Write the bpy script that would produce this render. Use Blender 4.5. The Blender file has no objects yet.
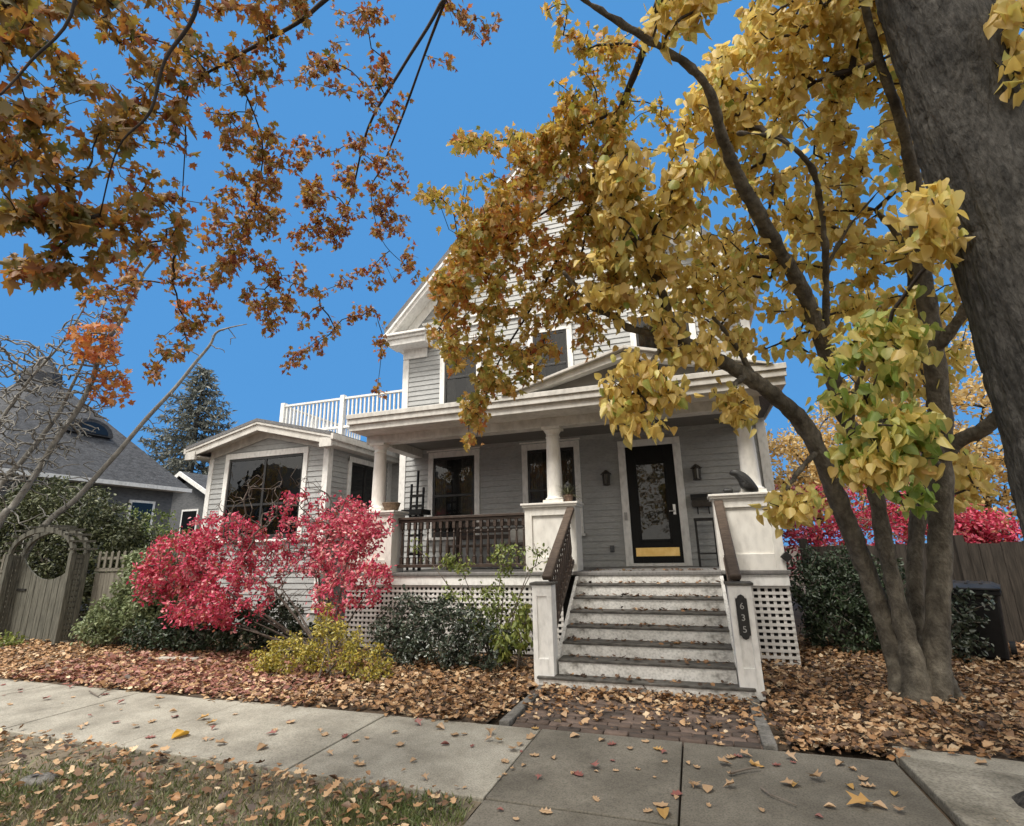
import bpy, bmesh, math, random
import numpy as np
from mathutils import Matrix, Vector
rnd = random.Random(7)
rng = np.random.default_rng(11)
SC = bpy.context.scene
COL = SC.collection
PI = math.pi

# ------------------------------------------------------------------ camera
F, YAW, PITCH, ROLL, H = 509.98, -0.326041, 0.26099, -0.0214426, 1.55
def _rot(y, p, r):
    f = np.array([math.sin(y)*math.cos(p), math.cos(y)*math.cos(p), math.sin(p)])
    ri = np.array([math.cos(y), -math.sin(y), 0.0]); up = np.cross(ri, f)
    r2 = ri*math.cos(r)+up*math.sin(r); u2 = -ri*math.sin(r)+up*math.cos(r)
    return r2, u2, f
RI, UP, FW = _rot(YAW, PITCH, ROLL)
CAMP = np.array([0, 0, H])
def ray(px, py): return RI*((px-512)/F) - UP*((py-413)/F) + FW
def at(px, py, t):
    d = ray(px, py); return CAMP + d/np.linalg.norm(d)*t
def gnd(px, py, z=0.0):
    d = ray(px, py); return CAMP + d*((z-H)/d[2])
def wally(px, py, Y):
    d = ray(px, py); return CAMP + d*(Y/d[1])
cam = bpy.data.cameras.new('camera'); camo = bpy.data.objects.new('camera', cam); COL.objects.link(camo)
cam.sensor_fit = 'HORIZONTAL'; cam.sensor_width = 36; cam.lens = 36*F/1024; cam.clip_start = .05; cam.clip_end = 2000
m = Matrix.Identity(4)
for i in range(3):
    m[i][0] = RI[i]; m[i][1] = UP[i]; m[i][2] = -FW[i]; m[i][3] = CAMP[i]
camo.matrix_world = m
SC.camera = camo

# ------------------------------------------------------------------ materials
def nt(name):
    m = bpy.data.materials.new(name); m.use_nodes = True
    t = m.node_tree; t.nodes.clear()
    o = t.nodes.new('ShaderNodeOutputMaterial')
    return m, t, o
def N(t, kind, **kw):
    n = t.nodes.new(kind)
    for k, v in kw.items():
        if k in n.inputs.keys() if isinstance(k, str) else False: n.inputs[k].default_value = v
        else: setattr(n, k, v)
    return n
def ramp(t, stops):
    r = t.nodes.new('ShaderNodeValToRGB'); e = r.color_ramp.elements
    while len(e) < len(stops): e.new(.5)
    for el, (p, c) in zip(e, stops):
        el.position = p; el.color = (*c, 1)
    return r
def surf(name, c1, c2, scale=6, rough=.6, bump=.15, stretch=(1, 1, 1), c3=None, bscale=None, detail=6, spec=.4, dist=.02, lo=.35, hi=.65, metal=0, grain=0, gscale=120):
    m, t, o = nt(name)
    tc = t.nodes.new('ShaderNodeTexCoord'); mp = t.nodes.new('ShaderNodeMapping'); mp.inputs['Scale'].default_value = stretch
    t.links.new(tc.outputs['Object'], mp.inputs['Vector'])
    no = t.nodes.new('ShaderNodeTexNoise'); no.inputs['Scale'].default_value = scale; no.inputs['Detail'].default_value = detail
    no.inputs['Roughness'].default_value = .62
    t.links.new(mp.outputs[0], no.inputs['Vector'])
    st = [(lo, c1), (hi, c2)] + ([(min(1, hi+.14), c3)] if c3 else [])
    r = ramp(t, st); t.links.new(no.outputs['Fac'], r.inputs[0])
    p = t.nodes.new('ShaderNodeBsdfPrincipled'); p.inputs['Roughness'].default_value = rough
    p.inputs['Specular IOR Level'].default_value = spec; p.inputs['Metallic'].default_value = metal
    if grain:
        n3 = t.nodes.new('ShaderNodeTexNoise'); n3.inputs['Scale'].default_value = gscale; n3.inputs['Detail'].default_value = 3; t.links.new(mp.outputs[0], n3.inputs['Vector'])
        r3 = ramp(t, [(.34, (1-grain,)*3), (.52, (1, 1, 1)), (.70, (1+grain*.45,)*3)]); t.links.new(n3.outputs['Fac'], r3.inputs[0])
        mm = t.nodes.new('ShaderNodeMix'); mm.data_type = 'RGBA'; mm.blend_type = 'MULTIPLY'; mm.inputs['Factor'].default_value = 1
        t.links.new(r.outputs[0], mm.inputs['A']); t.links.new(r3.outputs[0], mm.inputs['B']); t.links.new(mm.outputs['Result'], p.inputs['Base Color'])
    else: t.links.new(r.outputs[0], p.inputs['Base Color'])
    if bump:
        n2 = t.nodes.new('ShaderNodeTexNoise'); n2.inputs['Scale'].default_value = bscale or scale*4; n2.inputs['Detail'].default_value = 5
        t.links.new(mp.outputs[0], n2.inputs['Vector'])
        b = t.nodes.new('ShaderNodeBump'); b.inputs['Strength'].default_value = bump; b.inputs['Distance'].default_value = dist
        t.links.new(n2.outputs['Fac'], b.inputs['Height']); t.links.new(b.outputs[0], p.inputs['Normal'])
    t.links.new(p.outputs[0], o.inputs[0])
    return m
def leafmat(name, stops, trans=.35, rough=.55, vary=.12, gloss=.06):
    m, t, o = nt(name)
    a = t.nodes.new('ShaderNodeAttribute'); a.attribute_name = 'tone'
    r = ramp(t, stops)
    tc = t.nodes.new('ShaderNodeTexCoord'); no = t.nodes.new('ShaderNodeTexNoise'); no.inputs['Scale'].default_value = 25; no.inputs['Detail'].default_value = 4
    t.links.new(tc.outputs['Object'], no.inputs['Vector'])
    ma = t.nodes.new('ShaderNodeMath'); ma.operation = 'MULTIPLY_ADD'; ma.inputs[1].default_value = vary*2
    sb = t.nodes.new('ShaderNodeMath'); sb.operation = 'SUBTRACT'; sb.inputs[1].default_value = vary
    t.links.new(no.outputs['Fac'], ma.inputs[0]); t.links.new(a.outputs['Fac'], ma.inputs[2]); t.links.new(ma.outputs[0], sb.inputs[0])
    t.links.new(sb.outputs[0], r.inputs[0])
    d = t.nodes.new('ShaderNodeBsdfDiffuse'); tr = t.nodes.new('ShaderNodeBsdfTranslucent'); g = t.nodes.new('ShaderNodeBsdfGlossy')
    g.inputs['Roughness'].default_value = rough
    for n in (d, tr): t.links.new(r.outputs[0], n.inputs['Color'])
    x = t.nodes.new('ShaderNodeMixShader'); x.inputs[0].default_value = trans
    t.links.new(d.outputs[0], x.inputs[1]); t.links.new(tr.outputs[0], x.inputs[2])
    y = t.nodes.new('ShaderNodeMixShader'); y.inputs[0].default_value = gloss
    t.links.new(x.outputs[0], y.inputs[1]); t.links.new(g.outputs[0], y.inputs[2])
    t.links.new(y.outputs[0], o.inputs[0])
    return m
def glassmat(name, c=(.012, .013, .014), rough=.03, ior=1.5, wav=.0):
    m, t, o = nt(name)
    p = t.nodes.new('ShaderNodeBsdfPrincipled'); p.inputs['Base Color'].default_value = (*c, 1); p.inputs['Roughness'].default_value = rough
    p.inputs['Specular IOR Level'].default_value = .42; p.inputs['IOR'].default_value = ior
    if wav:
        tc = t.nodes.new('ShaderNodeTexCoord'); no = t.nodes.new('ShaderNodeTexNoise'); no.inputs['Scale'].default_value = 3.5; no.inputs['Detail'].default_value = 1
        t.links.new(tc.outputs['Object'], no.inputs['Vector'])
        b = t.nodes.new('ShaderNodeBump'); b.inputs['Strength'].default_value = wav; b.inputs['Distance'].default_value = .02
        t.links.new(no.outputs['Fac'], b.inputs['Height']); t.links.new(b.outputs[0], p.inputs['Normal'])
    t.links.new(p.outputs[0], o.inputs[0]); return m

M = {}
M['siding'] = surf('grey painted clapboard', (.35, .356, .352), (.43, .436, .43), 3, .55, .12, (1, 1, 2.5), grain=.12, gscale=14, detail=9)
M['trim'] = surf('white trim paint', (.72, .71, .68), (.84, .83, .80), 4, .45, .08, (1, 1, .5), lo=.25, hi=.5, grain=.12, gscale=16, detail=9)
M['trimgrey'] = surf('pale grey fascia paint', (.54, .52, .48), (.68, .66, .62), 3, .5, .08, (1, 1, .6), grain=.10, gscale=12, detail=9)
M['pier'] = surf('cream porch paint', (.66, .63, .575), (.78, .755, .70), 3.5, .5, .08, (1, 1, .5), lo=.25, hi=.5, grain=.09, gscale=15, detail=9)
M['riser'] = surf('worn white riser paint', (.21, .195, .17), (.66, .645, .61), 6, .6, .2, (1, 1, 1.2), (.74, .725, .69), lo=.30, hi=.46, detail=12, grain=.22, gscale=40)
M['tread'] = surf('worn grey tread paint', (.05, .047, .042), (.13, .122, .11), 9, .8, .3, (1, 3, 1), (.26, .24, .22))
M['deck'] = surf('grey porch floor paint', (.14, .135, .13), (.22, .21, .20), 5, .6, .1, (6, 1, 1))
M['ceiling'] = surf('porch ceiling boards', (.15, .14, .13), (.20, .19, .175), 3, .6, .05, (1, 8, 1))
M['roof'] = surf('grey asphalt shingles', (.10, .10, .105), (.22, .22, .225), 30, .85, .4, (1, 1, 2), bscale=60)
M['roofdark'] = surf('weathered slate shingles', (.032, .033, .037), (.095, .098, .105), 14, .85, .6, (1, 1, 3), bscale=26, dist=.06, grain=.4, gscale=4)
M['shingle'] = surf('grey shingle wall', (.09, .094, .10), (.15, .154, .16), 7, .8, .3, (1, 1, 3), bscale=20)
M['brownwood'] = surf('dark brown stained rail wood', (.030, .020, .015), (.065, .045, .034), 8, .5, .15, (1, 1, 3))
M['handrail'] = surf('brown weathered handrail wood', (.055, .038, .028), (.11, .08, .06), 10, .55, .2, (1, 3, 1))
M['black'] = surf('black door paint', (.004, .004, .004), (.008, .008, .008), 5, .45, .02, spec=.2)
M['sash'] = surf('dark window sash', (.018, .018, .018), (.035, .034, .033), 6, .4, .04)
M['iron'] = surf('black cast metal', (.012, .012, .012), (.03, .028, .026), 20, .5, .2)
M['bronze'] = surf('dark bronze lantern', (.03, .024, .018), (.06, .05, .04), 20, .45, .15)
M['brass'] = surf('polished brass', (.80, .52, .16), (.95, .68, .28), 6, .42, .03, metal=1)
M['steel'] = surf('brushed steel', (.5, .5, .5), (.65, .65, .64), 20, .3, .03, metal=1)
M['dig'] = surf('silver numerals', (.34, .335, .32), (.46, .455, .44), 20, .4, .02)
M['glass'] = glassmat('window glass', wav=.12)
def clearmat():
    m, t, o = nt('clear window glass')
    tr = t.nodes.new('ShaderNodeBsdfTransparent'); tr.inputs[0].default_value = (.55, .56, .56, 1); g = t.nodes.new('ShaderNodeBsdfGlossy'); g.inputs['Roughness'].default_value = .02
    tc = t.nodes.new('ShaderNodeTexCoord'); no = t.nodes.new('ShaderNodeTexNoise'); no.inputs['Scale'].default_value = 3.5; no.inputs['Detail'].default_value = 1; t.links.new(tc.outputs['Object'], no.inputs['Vector'])
    b = t.nodes.new('ShaderNodeBump'); b.inputs['Strength'].default_value = .15; b.inputs['Distance'].default_value = .02; t.links.new(no.outputs['Fac'], b.inputs['Height']); t.links.new(b.outputs[0], g.inputs['Normal'])
    fr = t.nodes.new('ShaderNodeFresnel'); fr.inputs[0].default_value = 1.6; x = t.nodes.new('ShaderNodeMixShader')
    t.links.new(fr.outputs[0], x.inputs[0]); t.links.new(tr.outputs[0], x.inputs[1]); t.links.new(g.outputs[0], x.inputs[2]); t.links.new(x.outputs[0], o.inputs[0]); return m
M['clearglass'] = clearmat()
M['curtain'] = surf('grey lace curtain', (.16, .155, .145), (.26, .255, .24), 8, .9, 0)
M['doorglass'] = glassmat('door glass', (.02, .019, .016), .02, wav=.16)
M['lampglass'] = glassmat('lantern glass', (.12, .11, .09), .15)
M['lattice'] = surf('white lattice paint', (.60, .58, .55), (.72, .70, .67), 5, .5, .05)
M['concrete'] = surf('sidewalk concrete', (.20, .183, .148), (.345, .322, .268), 2.6, .92, .6, c3=(.39, .365, .31), bscale=110, dist=.008, lo=.30, hi=.60, detail=15, grain=.30, gscale=85)  # lightened partly for the stronger light on the left slabs
M['shadedconcrete'] = surf('darker grey brown concrete with shade in its colour', (.085, .076, .060), (.165, .150, .122), 2.2, .92, .6, c3=(.20, .184, .15), bscale=110, dist=.008, lo=.30, hi=.62, detail=15, grain=.32, gscale=85)  # partly a darker concrete, partly shade of the right side put into the colour
M['paleconc'] = surf('pale rough concrete', (.125, .113, .088), (.29, .268, .22), 3.2, .92, .6, c3=(.36, .338, .285), bscale=60, dist=.012, detail=14, grain=.35, gscale=60)
M['asphalt'] = surf('asphalt', (.04, .04, .042), (.065, .065, .066), 8, .9, .4, bscale=80)
M['stone'] = surf('edging stone', (.09, .085, .075), (.19, .18, .165), 9, .9, .4, bscale=40, grain=.3, gscale=70)
M['soil'] = surf('dark garden soil', (.045, .032, .022), (.12, .085, .055), 5, .95, .6, bscale=30, dist=.03, detail=9)
M['dirt'] = surf('trodden verge dirt', (.08, .068, .046), (.19, .155, .11), 2.5, .95, .6, bscale=40, dist=.02, detail=10)
M['bark'] = surf('furrowed grey brown bark', (.026, .024, .021), (.092, .086, .076), 34, .92, 1.0, (1, 1, .30), bscale=46, dist=.03, detail=12, lo=.34, hi=.68, grain=.45, gscale=9)
M['bark2'] = surf('smooth grey brown bark', (.060, .050, .037), (.165, .145, .112), 14, .88, 1.0, (1, 1, .6), (.25, .23, .185), bscale=40, dist=.02, detail=12, lo=.32, hi=.64, grain=.4, gscale=5)
M['twig'] = surf('dark twig bark', (.022, .017, .014), (.055, .043, .036), 12, .85, .2)
M['palebark'] = surf('pale grey bark', (.13, .122, .108), (.27, .258, .232), 9, .85, .4, (1, 1, .5))
M['palebark2'] = surf('grey brown shrub bark', (.10, .08, .065), (.20, .17, .14), 9, .85, .3)
M['darkstem'] = surf('dark brown shrub stems', (.06, .048, .040), (.15, .125, .105), 9, .85, .3)
M['fencewood'] = surf('weathered grey fence wood', (.10, .09, .072), (.20, .185, .15), 7, .85, .5, (6, 6, .5), bscale=9, dist=.01)
M['fencebrown'] = surf('brown board fence wood', (.018, .0145, .011), (.048, .039, .031), 7, .9, .5, (6, 6, .5), bscale=9, dist=.01)
M['gatewood'] = surf('silvered gate wood', (.055, .053, .042), (.14, .135, .11), 7, .85, .5, (6, 6, .5), bscale=9, dist=.01)
M['plastic'] = surf('black bin plastic', (.006, .006, .0065), (.011, .011, .012), 14, .5, .1, spec=.3)
M['lidplastic'] = surf('dark grey lid plastic', (.012, .012, .013), (.03, .03, .031), 8, .42, .15, spec=.3)
M['wicker'] = surf('brown wicker', (.10, .065, .04), (.2, .14, .09), 30, .8, .6)
M['terracotta'] = surf('dull clay pot', (.14, .09, .065), (.22, .15, .11), 10, .8, .2)
M['cushion'] = surf('pale cushion cloth', (.45, .44, .41), (.56, .55, .52), 10, .9, .1)
M['lumber'] = surf('bleached wood plank', (.38, .35, .30), (.52, .49, .43), 6, .8, .2, (1, 4, 1))
def brickmat():
    m, t, o = nt('weathered red brick')
    a = t.nodes.new('ShaderNodeAttribute'); a.attribute_name = 'tone'
    r = ramp(t, [(0, (.050, .038, .031)), (.5, (.088, .062, .049)), (1, (.14, .10, .08))])
    tc = t.nodes.new('ShaderNodeTexCoord'); no = t.nodes.new('ShaderNodeTexNoise'); no.inputs['Scale'].default_value = 14; no.inputs['Detail'].default_value = 8
    t.links.new(tc.outputs['Object'], no.inputs['Vector'])
    ad = t.nodes.new('ShaderNodeMath'); ad.operation = 'ADD'; su = t.nodes.new('ShaderNodeMath'); su.operation = 'SUBTRACT'; su.inputs[1].default_value = .5
    t.links.new(no.outputs['Fac'], ad.inputs[0]); t.links.new(a.outputs['Fac'], ad.inputs[1]); t.links.new(ad.outputs[0], su.inputs[0]); t.links.new(su.outputs[0], r.inputs[0])
    p = t.nodes.new('ShaderNodeBsdfPrincipled'); p.inputs['Roughness'].default_value = .9; t.links.new(r.outputs[0], p.inputs['Base Color'])
    b = t.nodes.new('ShaderNodeBump'); b.inputs['Strength'].default_value = .5; b.inputs['Distance'].default_value = .01
    n2 = t.nodes.new('ShaderNodeTexNoise'); n2.inputs['Scale'].default_value = 60; t.links.new(tc.outputs['Object'], n2.inputs['Vector'])
    t.links.new(n2.outputs['Fac'], b.inputs['Height']); t.links.new(b.outputs[0], p.inputs['Normal']); t.links.new(p.outputs[0], o.inputs[0])
    return m
M['brick'] = brickmat()
M['lf_yellow'] = leafmat('yellow heart leaves', [(0, (.46, .25, .07)), (.25, (.66, .45, .12)), (.6, (.80, .62, .18)), (.82, (.70, .64, .18)), (1, (.30, .42, .07))], .52)
M['lf_orange'] = leafmat('orange brown maple leaves', [(0, (.26, .28, .045)), (.3, (.54, .42, .075)), (.55, (.64, .39, .075)), (.8, (.62, .24, .045)), (1, (.46, .10, .03))], .52)
M['lf_brown'] = leafmat('brown green canopy leaves', [(0, (.10, .12, .022)), (.3, (.24, .18, .03)), (.6, (.38, .20, .04)), (.85, (.36, .12, .03)), (1, (.26, .06, .025))], .55)
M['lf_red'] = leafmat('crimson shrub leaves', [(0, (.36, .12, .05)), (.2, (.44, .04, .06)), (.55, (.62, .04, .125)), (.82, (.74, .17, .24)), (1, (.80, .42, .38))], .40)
M['lf_gold'] = leafmat('yellow shrub leaves', [(0, (.17, .16, .03)), (.4, (.34, .30, .04)), (.8, (.50, .38, .05)), (1, (.50, .30, .05))], .3)
M['lf_dark'] = leafmat('dark evergreen leaves', [(0, (.018, .030, .018)), (.6, (.045, .065, .038)), (1, (.11, .135, .085))], .12, .4, gloss=.1)
M['lf_yew'] = leafmat('dark yew needles', [(0, (.014, .024, .012)), (.6, (.035, .058, .025)), (1, (.07, .11, .045))], .12, .5)
M['lf_hedge'] = leafmat('olive hedge sprays', [(0, (.022, .028, .012)), (.5, (.065, .078, .03)), (1, (.15, .16, .065))], .15, .55)
M['lf_green'] = leafmat('soft green shrub leaves', [(0, (.06, .08, .03)), (.5, (.14, .18, .075)), (1, (.27, .31, .15))], .25)
M['lf_lime'] = leafmat('yellow green shrub leaves', [(0, (.09, .13, .025)), (.5, (.19, .24, .045)), (1, (.34, .34, .07))], .3)
M['lf_conif'] = leafmat('spruce needles', [(0, (.07, .075, .06)), (.6, (.15, .16, .13)), (1, (.20, .205, .17))], .3)
M['lf_far'] = leafmat('golden tree leaves', [(0, (.50, .27, .07)), (.5, (.66, .46, .16)), (1, (.72, .60, .32))], .5)
M['lf_litter'] = leafmat('dry fallen leaves', [(0, (.05, .028, .018)), (.3, (.16, .088, .046)), (.55, (.34, .175, .07)), (.8, (.52, .345, .19)), (1, (.64, .50, .33))], .12, .6)
M['lf_redlit'] = leafmat('red fallen leaves', [(0, (.10, .04, .03)), (.4, (.24, .085, .06)), (.8, (.36, .17, .13)), (1, (.46, .28, .2))], .12, .6)
M['lf_tan'] = leafmat('tan dry leaf', [(0, (.24, .14, .07)), (1, (.46, .31, .18))], .1)
M['lf_amber'] = leafmat('amber dry leaf', [(0, (.36, .19, .06)), (1, (.52, .34, .11))], .15)
M['lf_maroon'] = leafmat('maroon dry leaf', [(0, (.16, .05, .04)), (1, (.30, .12, .10))], .1)
M['lf_bright'] = leafmat('bright yellow leaf', [(0, (.55, .30, .04)), (1, (.68, .42, .06))], .15)
M['grass'] = leafmat('short grass', [(0, (.075, .115, .022)), (.4, (.14, .165, .045)), (.6, (.22, .19, .09)), (1, (.34, .28, .17))], .25)

# ------------------------------------------------------------------ object helpers
def tag(o, label=None, cat=None, group=None, kind=None):
    if label: o['label'] = label
    if cat: o['category'] = cat
    if group: o['group'] = group
    if kind: o['kind'] = kind
    return o
def empty(name, loc, label, cat, group=None):
    o = bpy.data.objects.new(name, None); COL.objects.link(o); o.location = loc; o.empty_display_size = .2
    return tag(o, label, cat, group)
def wloc(o):
    v = Vector((0, 0, 0))
    while o: v += o.location; o = o.parent
    return v
class MB:
    def __init__(s): s.v = []; s.f = []; s.n = 0
    def add(s, vs, fs):
        b = len(s.v); s.v += [tuple(v) for v in vs]; s.f += [tuple(b+i for i in f) for f in fs]; s.n += 1
    def box(s, x0, x1, y0, y1, z0, z1):
        s.add([(x0,y0,z0),(x1,y0,z0),(x1,y1,z0),(x0,y1,z0),(x0,y0,z1),(x1,y0,z1),(x1,y1,z1),(x0,y1,z1)],
              [(0,3,2,1),(4,5,6,7),(0,1,5,4),(1,2,6,5),(2,3,7,6),(3,0,4,7)])
    def bar(s, a, b, w, h, up=(0, 0, 1)):      # rectangular bar from a to b
        a = Vector(a); b = Vector(b); d = (b-a).normalized(); u = Vector(up); sd = d.cross(u)
        if sd.length < 1e-4: sd = Vector((1, 0, 0))
        sd.normalize(); u = sd.cross(d)
        vs = []
        for p in (a, b):
            for i, j in ((-1,-1),(1,-1),(1,1),(-1,1)): vs.append(p+sd*(w/2*i)+u*(h/2*j))
        s.add(vs, [(0,1,2,3),(7,6,5,4),(0,4,5,1),(1,5,6,2),(2,6,7,3),(3,7,4,0)])
    def prism(s, poly, y0, y1, ax='y'):
        n = len(poly)
        def P(a, b, y): return (a, y, b) if ax == 'y' else ((y, a, b) if ax == 'x' else (a, b, y))
        vs = [P(a, b, y0) for a, b in poly]+[P(a, b, y1) for a, b in poly]
        s.add(vs, [tuple(range(n)), tuple(range(2*n-1, n-1, -1))]+[(i, i+n, (i+1) % n+n, (i+1) % n) for i in range(n)])
    def tube(s, pts, rad, n=8, cap=True):
        pts = [Vector(p) for p in pts]; k = len(pts)
        if not hasattr(rad, '__len__'): rad = [rad]*k
        t0 = (pts[1]-pts[0]).normalized(); u = t0.orthogonal().normalized(); vs = []
        for i, p in enumerate(pts):
            t = (pts[min(i+1, k-1)]-pts[max(i-1, 0)]).normalized()
            u = (u-t*u.dot(t)).normalized(); w = t.cross(u)
            for j in range(n):
                a = 2*PI*j/n; vs.append(p+(u*math.cos(a)+w*math.sin(a))*rad[i])
        fs = [(i*n+j, i*n+(j+1) % n, (i+1)*n+(j+1) % n, (i+1)*n+j) for i in range(k-1) for j in range(n)]
        if cap: fs += [tuple(range(n-1, -1, -1)), tuple(range((k-1)*n, k*n))]
        s.add(vs, fs)
    def lathe(s, prof, c, n=20):
        cx, cy, cz = c; vs = [(cx+r*math.cos(2*PI*j/n), cy+r*math.sin(2*PI*j/n), cz+z) for r, z in prof for j in range(n)]
        k = len(prof)
        fs = [(i*n+j, i*n+(j+1) % n, (i+1)*n+(j+1) % n, (i+1)*n+j) for i in range(k-1) for j in range(n)]
        fs += [tuple(range(n-1, -1, -1)), tuple(range((k-1)*n, k*n))]
        s.add(vs, fs)
    def build(s, name, mat, parent=None, smooth=False, bevel=0, kind=None):
        me = bpy.data.meshes.new(name)
        org = Vector((0, 0, 0))
        if s.v:
            a = np.array(s.v, float); org = Vector(((a[:,0].min()+a[:,0].max())/2, (a[:,1].min()+a[:,1].max())/2, a[:,2].min()))
        me.from_pydata([tuple(Vector(v)-org) for v in s.v], [], s.f)
        me.materials.append(M[mat] if isinstance(mat, str) else mat)
        if smooth: me.polygons.foreach_set('use_smooth', [True]*len(me.polygons))
        o = bpy.data.objects.new(name, me); COL.objects.link(o)
        o.location = org
        if parent:
            o.parent = parent; o.location = org-wloc(parent)
        if bevel:
            b = o.modifiers.new('bevel', 'BEVEL'); b.width = bevel; b.segments = 2; b.limit_method = 'ANGLE'; b.angle_limit = .7
        if kind: o['kind'] = kind
        return o
def npmesh(name, verts, lv, ls, lt, mat, parent=None, tone=None, smooth=False, kind=None, org=None):
    me = bpy.data.meshes.new(name)
    verts = np.asarray(verts, np.float32)
    if org is None: org = np.array([*(verts[:, :2].mean(0)), verts[:, 2].min()])
    me.vertices.add(len(verts)); me.vertices.foreach_set('co', (verts-org).astype(np.float32).ravel())
    me.loops.add(len(lv)); me.loops.foreach_set('vertex_index', np.asarray(lv, np.int32))
    me.polygons.add(len(ls)); me.polygons.foreach_set('loop_start', np.asarray(ls, np.int32)); me.polygons.foreach_set('loop_total', np.asarray(lt, np.int32))
    if smooth: me.polygons.foreach_set('use_smooth', np.ones(len(ls), bool))
    if tone is not None:
        a = me.attributes.new('tone', 'FLOAT', 'POINT'); a.data.foreach_set('value', np.asarray(tone, np.float32))
    me.update(calc_edges=True); me.materials.append(M[mat])
    o = bpy.data.objects.new(name, me); COL.objects.link(o); o.location = Vector([float(x) for x in org])
    if parent: o.parent = parent; o.location = o.location-wloc(parent)
    if kind: o['kind'] = kind
    return o

# ------------------------------------------------------------------ leaves
def side_template(half, zf):   # half outline (x,y) from base to tip; mirrored; faces = two n-gons folded at the midrib
    n = len(half)
    v = [(x, y, zf(x, y)) for x, y in half]+[(-x, y, zf(x, y)) for x, y in half[1:-1]]
    right = list(range(n)); left = [n-1]+[n+i for i in range(n-3, -1, -1)]+[0]
    return np.array(v, float), [right, left]
def tpl(half, fold=.35, droop=.25): return side_template(half, lambda x, y: fold*abs(x)-droop*y*y)
T_HEART = tpl([(0,0),(.22,-.04),(.42,.16),(.43,.42),(.27,.72),(0,1.02)], .25, .22)
T_MAPLE = tpl([(0,0),(.30,.02),(.26,.20),(.56,.40),(.36,.46),(.44,.70),(.16,.62),(.13,.82),(0,1.05)], .3, .2)
T_MAPLE2 = tpl([(0,0),(.38,.05),(.2,.3),(.54,.6),(.17,.6),(0,1)], .35, .2)
T_OVAL = tpl([(0,0),(.22,.25),(.24,.6),(0,1)], .35, .2)
T_NEEDLE = tpl([(0,0),(.11,.4),(0,1)], .3, .1)
T_CURL = side_template([(0,0),(.30,.05),(.24,.25),(.42,.5),(.26,.62),(.18,.85),(0,1)], lambda x, y: 1.1*x*x+.5*(y-.5)**2)
T_CURL2 = side_template([(0,0),(.26,.2),(.34,.5),(.2,.8),(0,1)], lambda x, y: 1.6*x*x-.35*(y-.5)**2)
T_OAK = side_template([(0,0),(.10,.12),(.28,.2),(.16,.34),(.36,.5),(.2,.6),(.30,.8),(.1,.86),(0,1)], lambda x, y: 1.3*x*x+.35*(y-.5)**2)
def leaf_arrays(P, tip, size, T, aspect=1.0, roll=None):
    P = np.asarray(P, float); n = len(P); tv, tf = T; k = len(tv)
    tip = tip/np.linalg.norm(tip, axis=1, keepdims=True)
    ref = rng.normal(size=(n, 3)) if roll is None else roll
    s = np.cross(tip, ref); s /= np.linalg.norm(s, axis=1, keepdims=True)+1e-9
    nn = np.cross(s, tip)
    sz = np.broadcast_to(size, (n,))[:, None, None]
    V = P[:, None, :]+sz*(tv[None, :, 0:1]*aspect*s[:, None, :]+tv[None, :, 1:2]*tip[:, None, :]+tv[None, :, 2:3]*nn[:, None, :])
    flat = np.concatenate([np.array(f) for f in tf]); lens = np.array([len(f) for f in tf])
    lv = (np.arange(n)[:, None]*k+flat[None, :]).ravel(); lt = np.tile(lens, n); ls = np.concatenate([[0], np.cumsum(lt)[:-1]])
    return V.reshape(-1, 3), lv, ls, lt, k
def leaves(name, P, tip, size, T, mat, tone, parent=None, kind=None, aspect=1.0, roll=None):
    V, lv, ls, lt, k = leaf_arrays(P, tip, size, T, aspect, roll)
    return npmesh(name, V, lv, ls, lt, mat, parent, np.repeat(tone, k), kind=kind)
def leaves_mix(name, P, tip, size, Ts, mat, tone, parent=None, aspect=1.0):
    n = len(P); w_ = rng.integers(0, len(Ts), n); V = []; LV = []; LT = []; TN = []; off = 0
    for i_, T in enumerate(Ts):
        k_ = w_ == i_
        v, l, s_, t_, kk = leaf_arrays(P[k_], tip[k_], size[k_], T, aspect)
        V.append(v); LV.append(np.asarray(l)+off); off += len(v); LT.append(t_); TN.append(np.repeat(tone[k_], kk))
    lt_2 = np.concatenate(LT); ls_2 = np.concatenate([[0], np.cumsum(lt_2)[:-1]])
    return npmesh(name, np.concatenate(V), np.concatenate(LV), ls_2, lt_2, mat, parent, np.concatenate(TN))
H0 = [(0,0),(.20,-.05),(.38,.08),(.44,.30),(.36,.56),(.20,.80),(0,1.04)]
T_HEARTS = [tpl(H0, .15, .1), tpl(H0, .55, .35), side_template(H0, lambda x, y: .9*x*x-.5*(y-.4)**2), side_template([(x*.8, y) for x, y in H0], lambda x, y: -.6*x*x+.3*y*y), side_template([(x*.62, y) for x, y in H0], lambda x, y: 1.6*abs(x)-.4*y*y)]
M0 = [(0,0),(.30,.02),(.26,.20),(.56,.40),(.36,.46),(.44,.70),(.16,.62),(.13,.82),(0,1.05)]
T_MAPLES = [tpl(M0, .2, .1), tpl(M0, .6, .3), side_template(M0, lambda x, y: 1.1*x*x-.4*(y-.4)**2), side_template([(x*.75, y) for x, y in M0], lambda x, y: -.7*abs(x)+.35*y*y)]
def hang(n, down=.9, spread=.7):
    d = rng.normal(size=(n, 3))*spread; d[:, 2] -= down; return d
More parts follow.
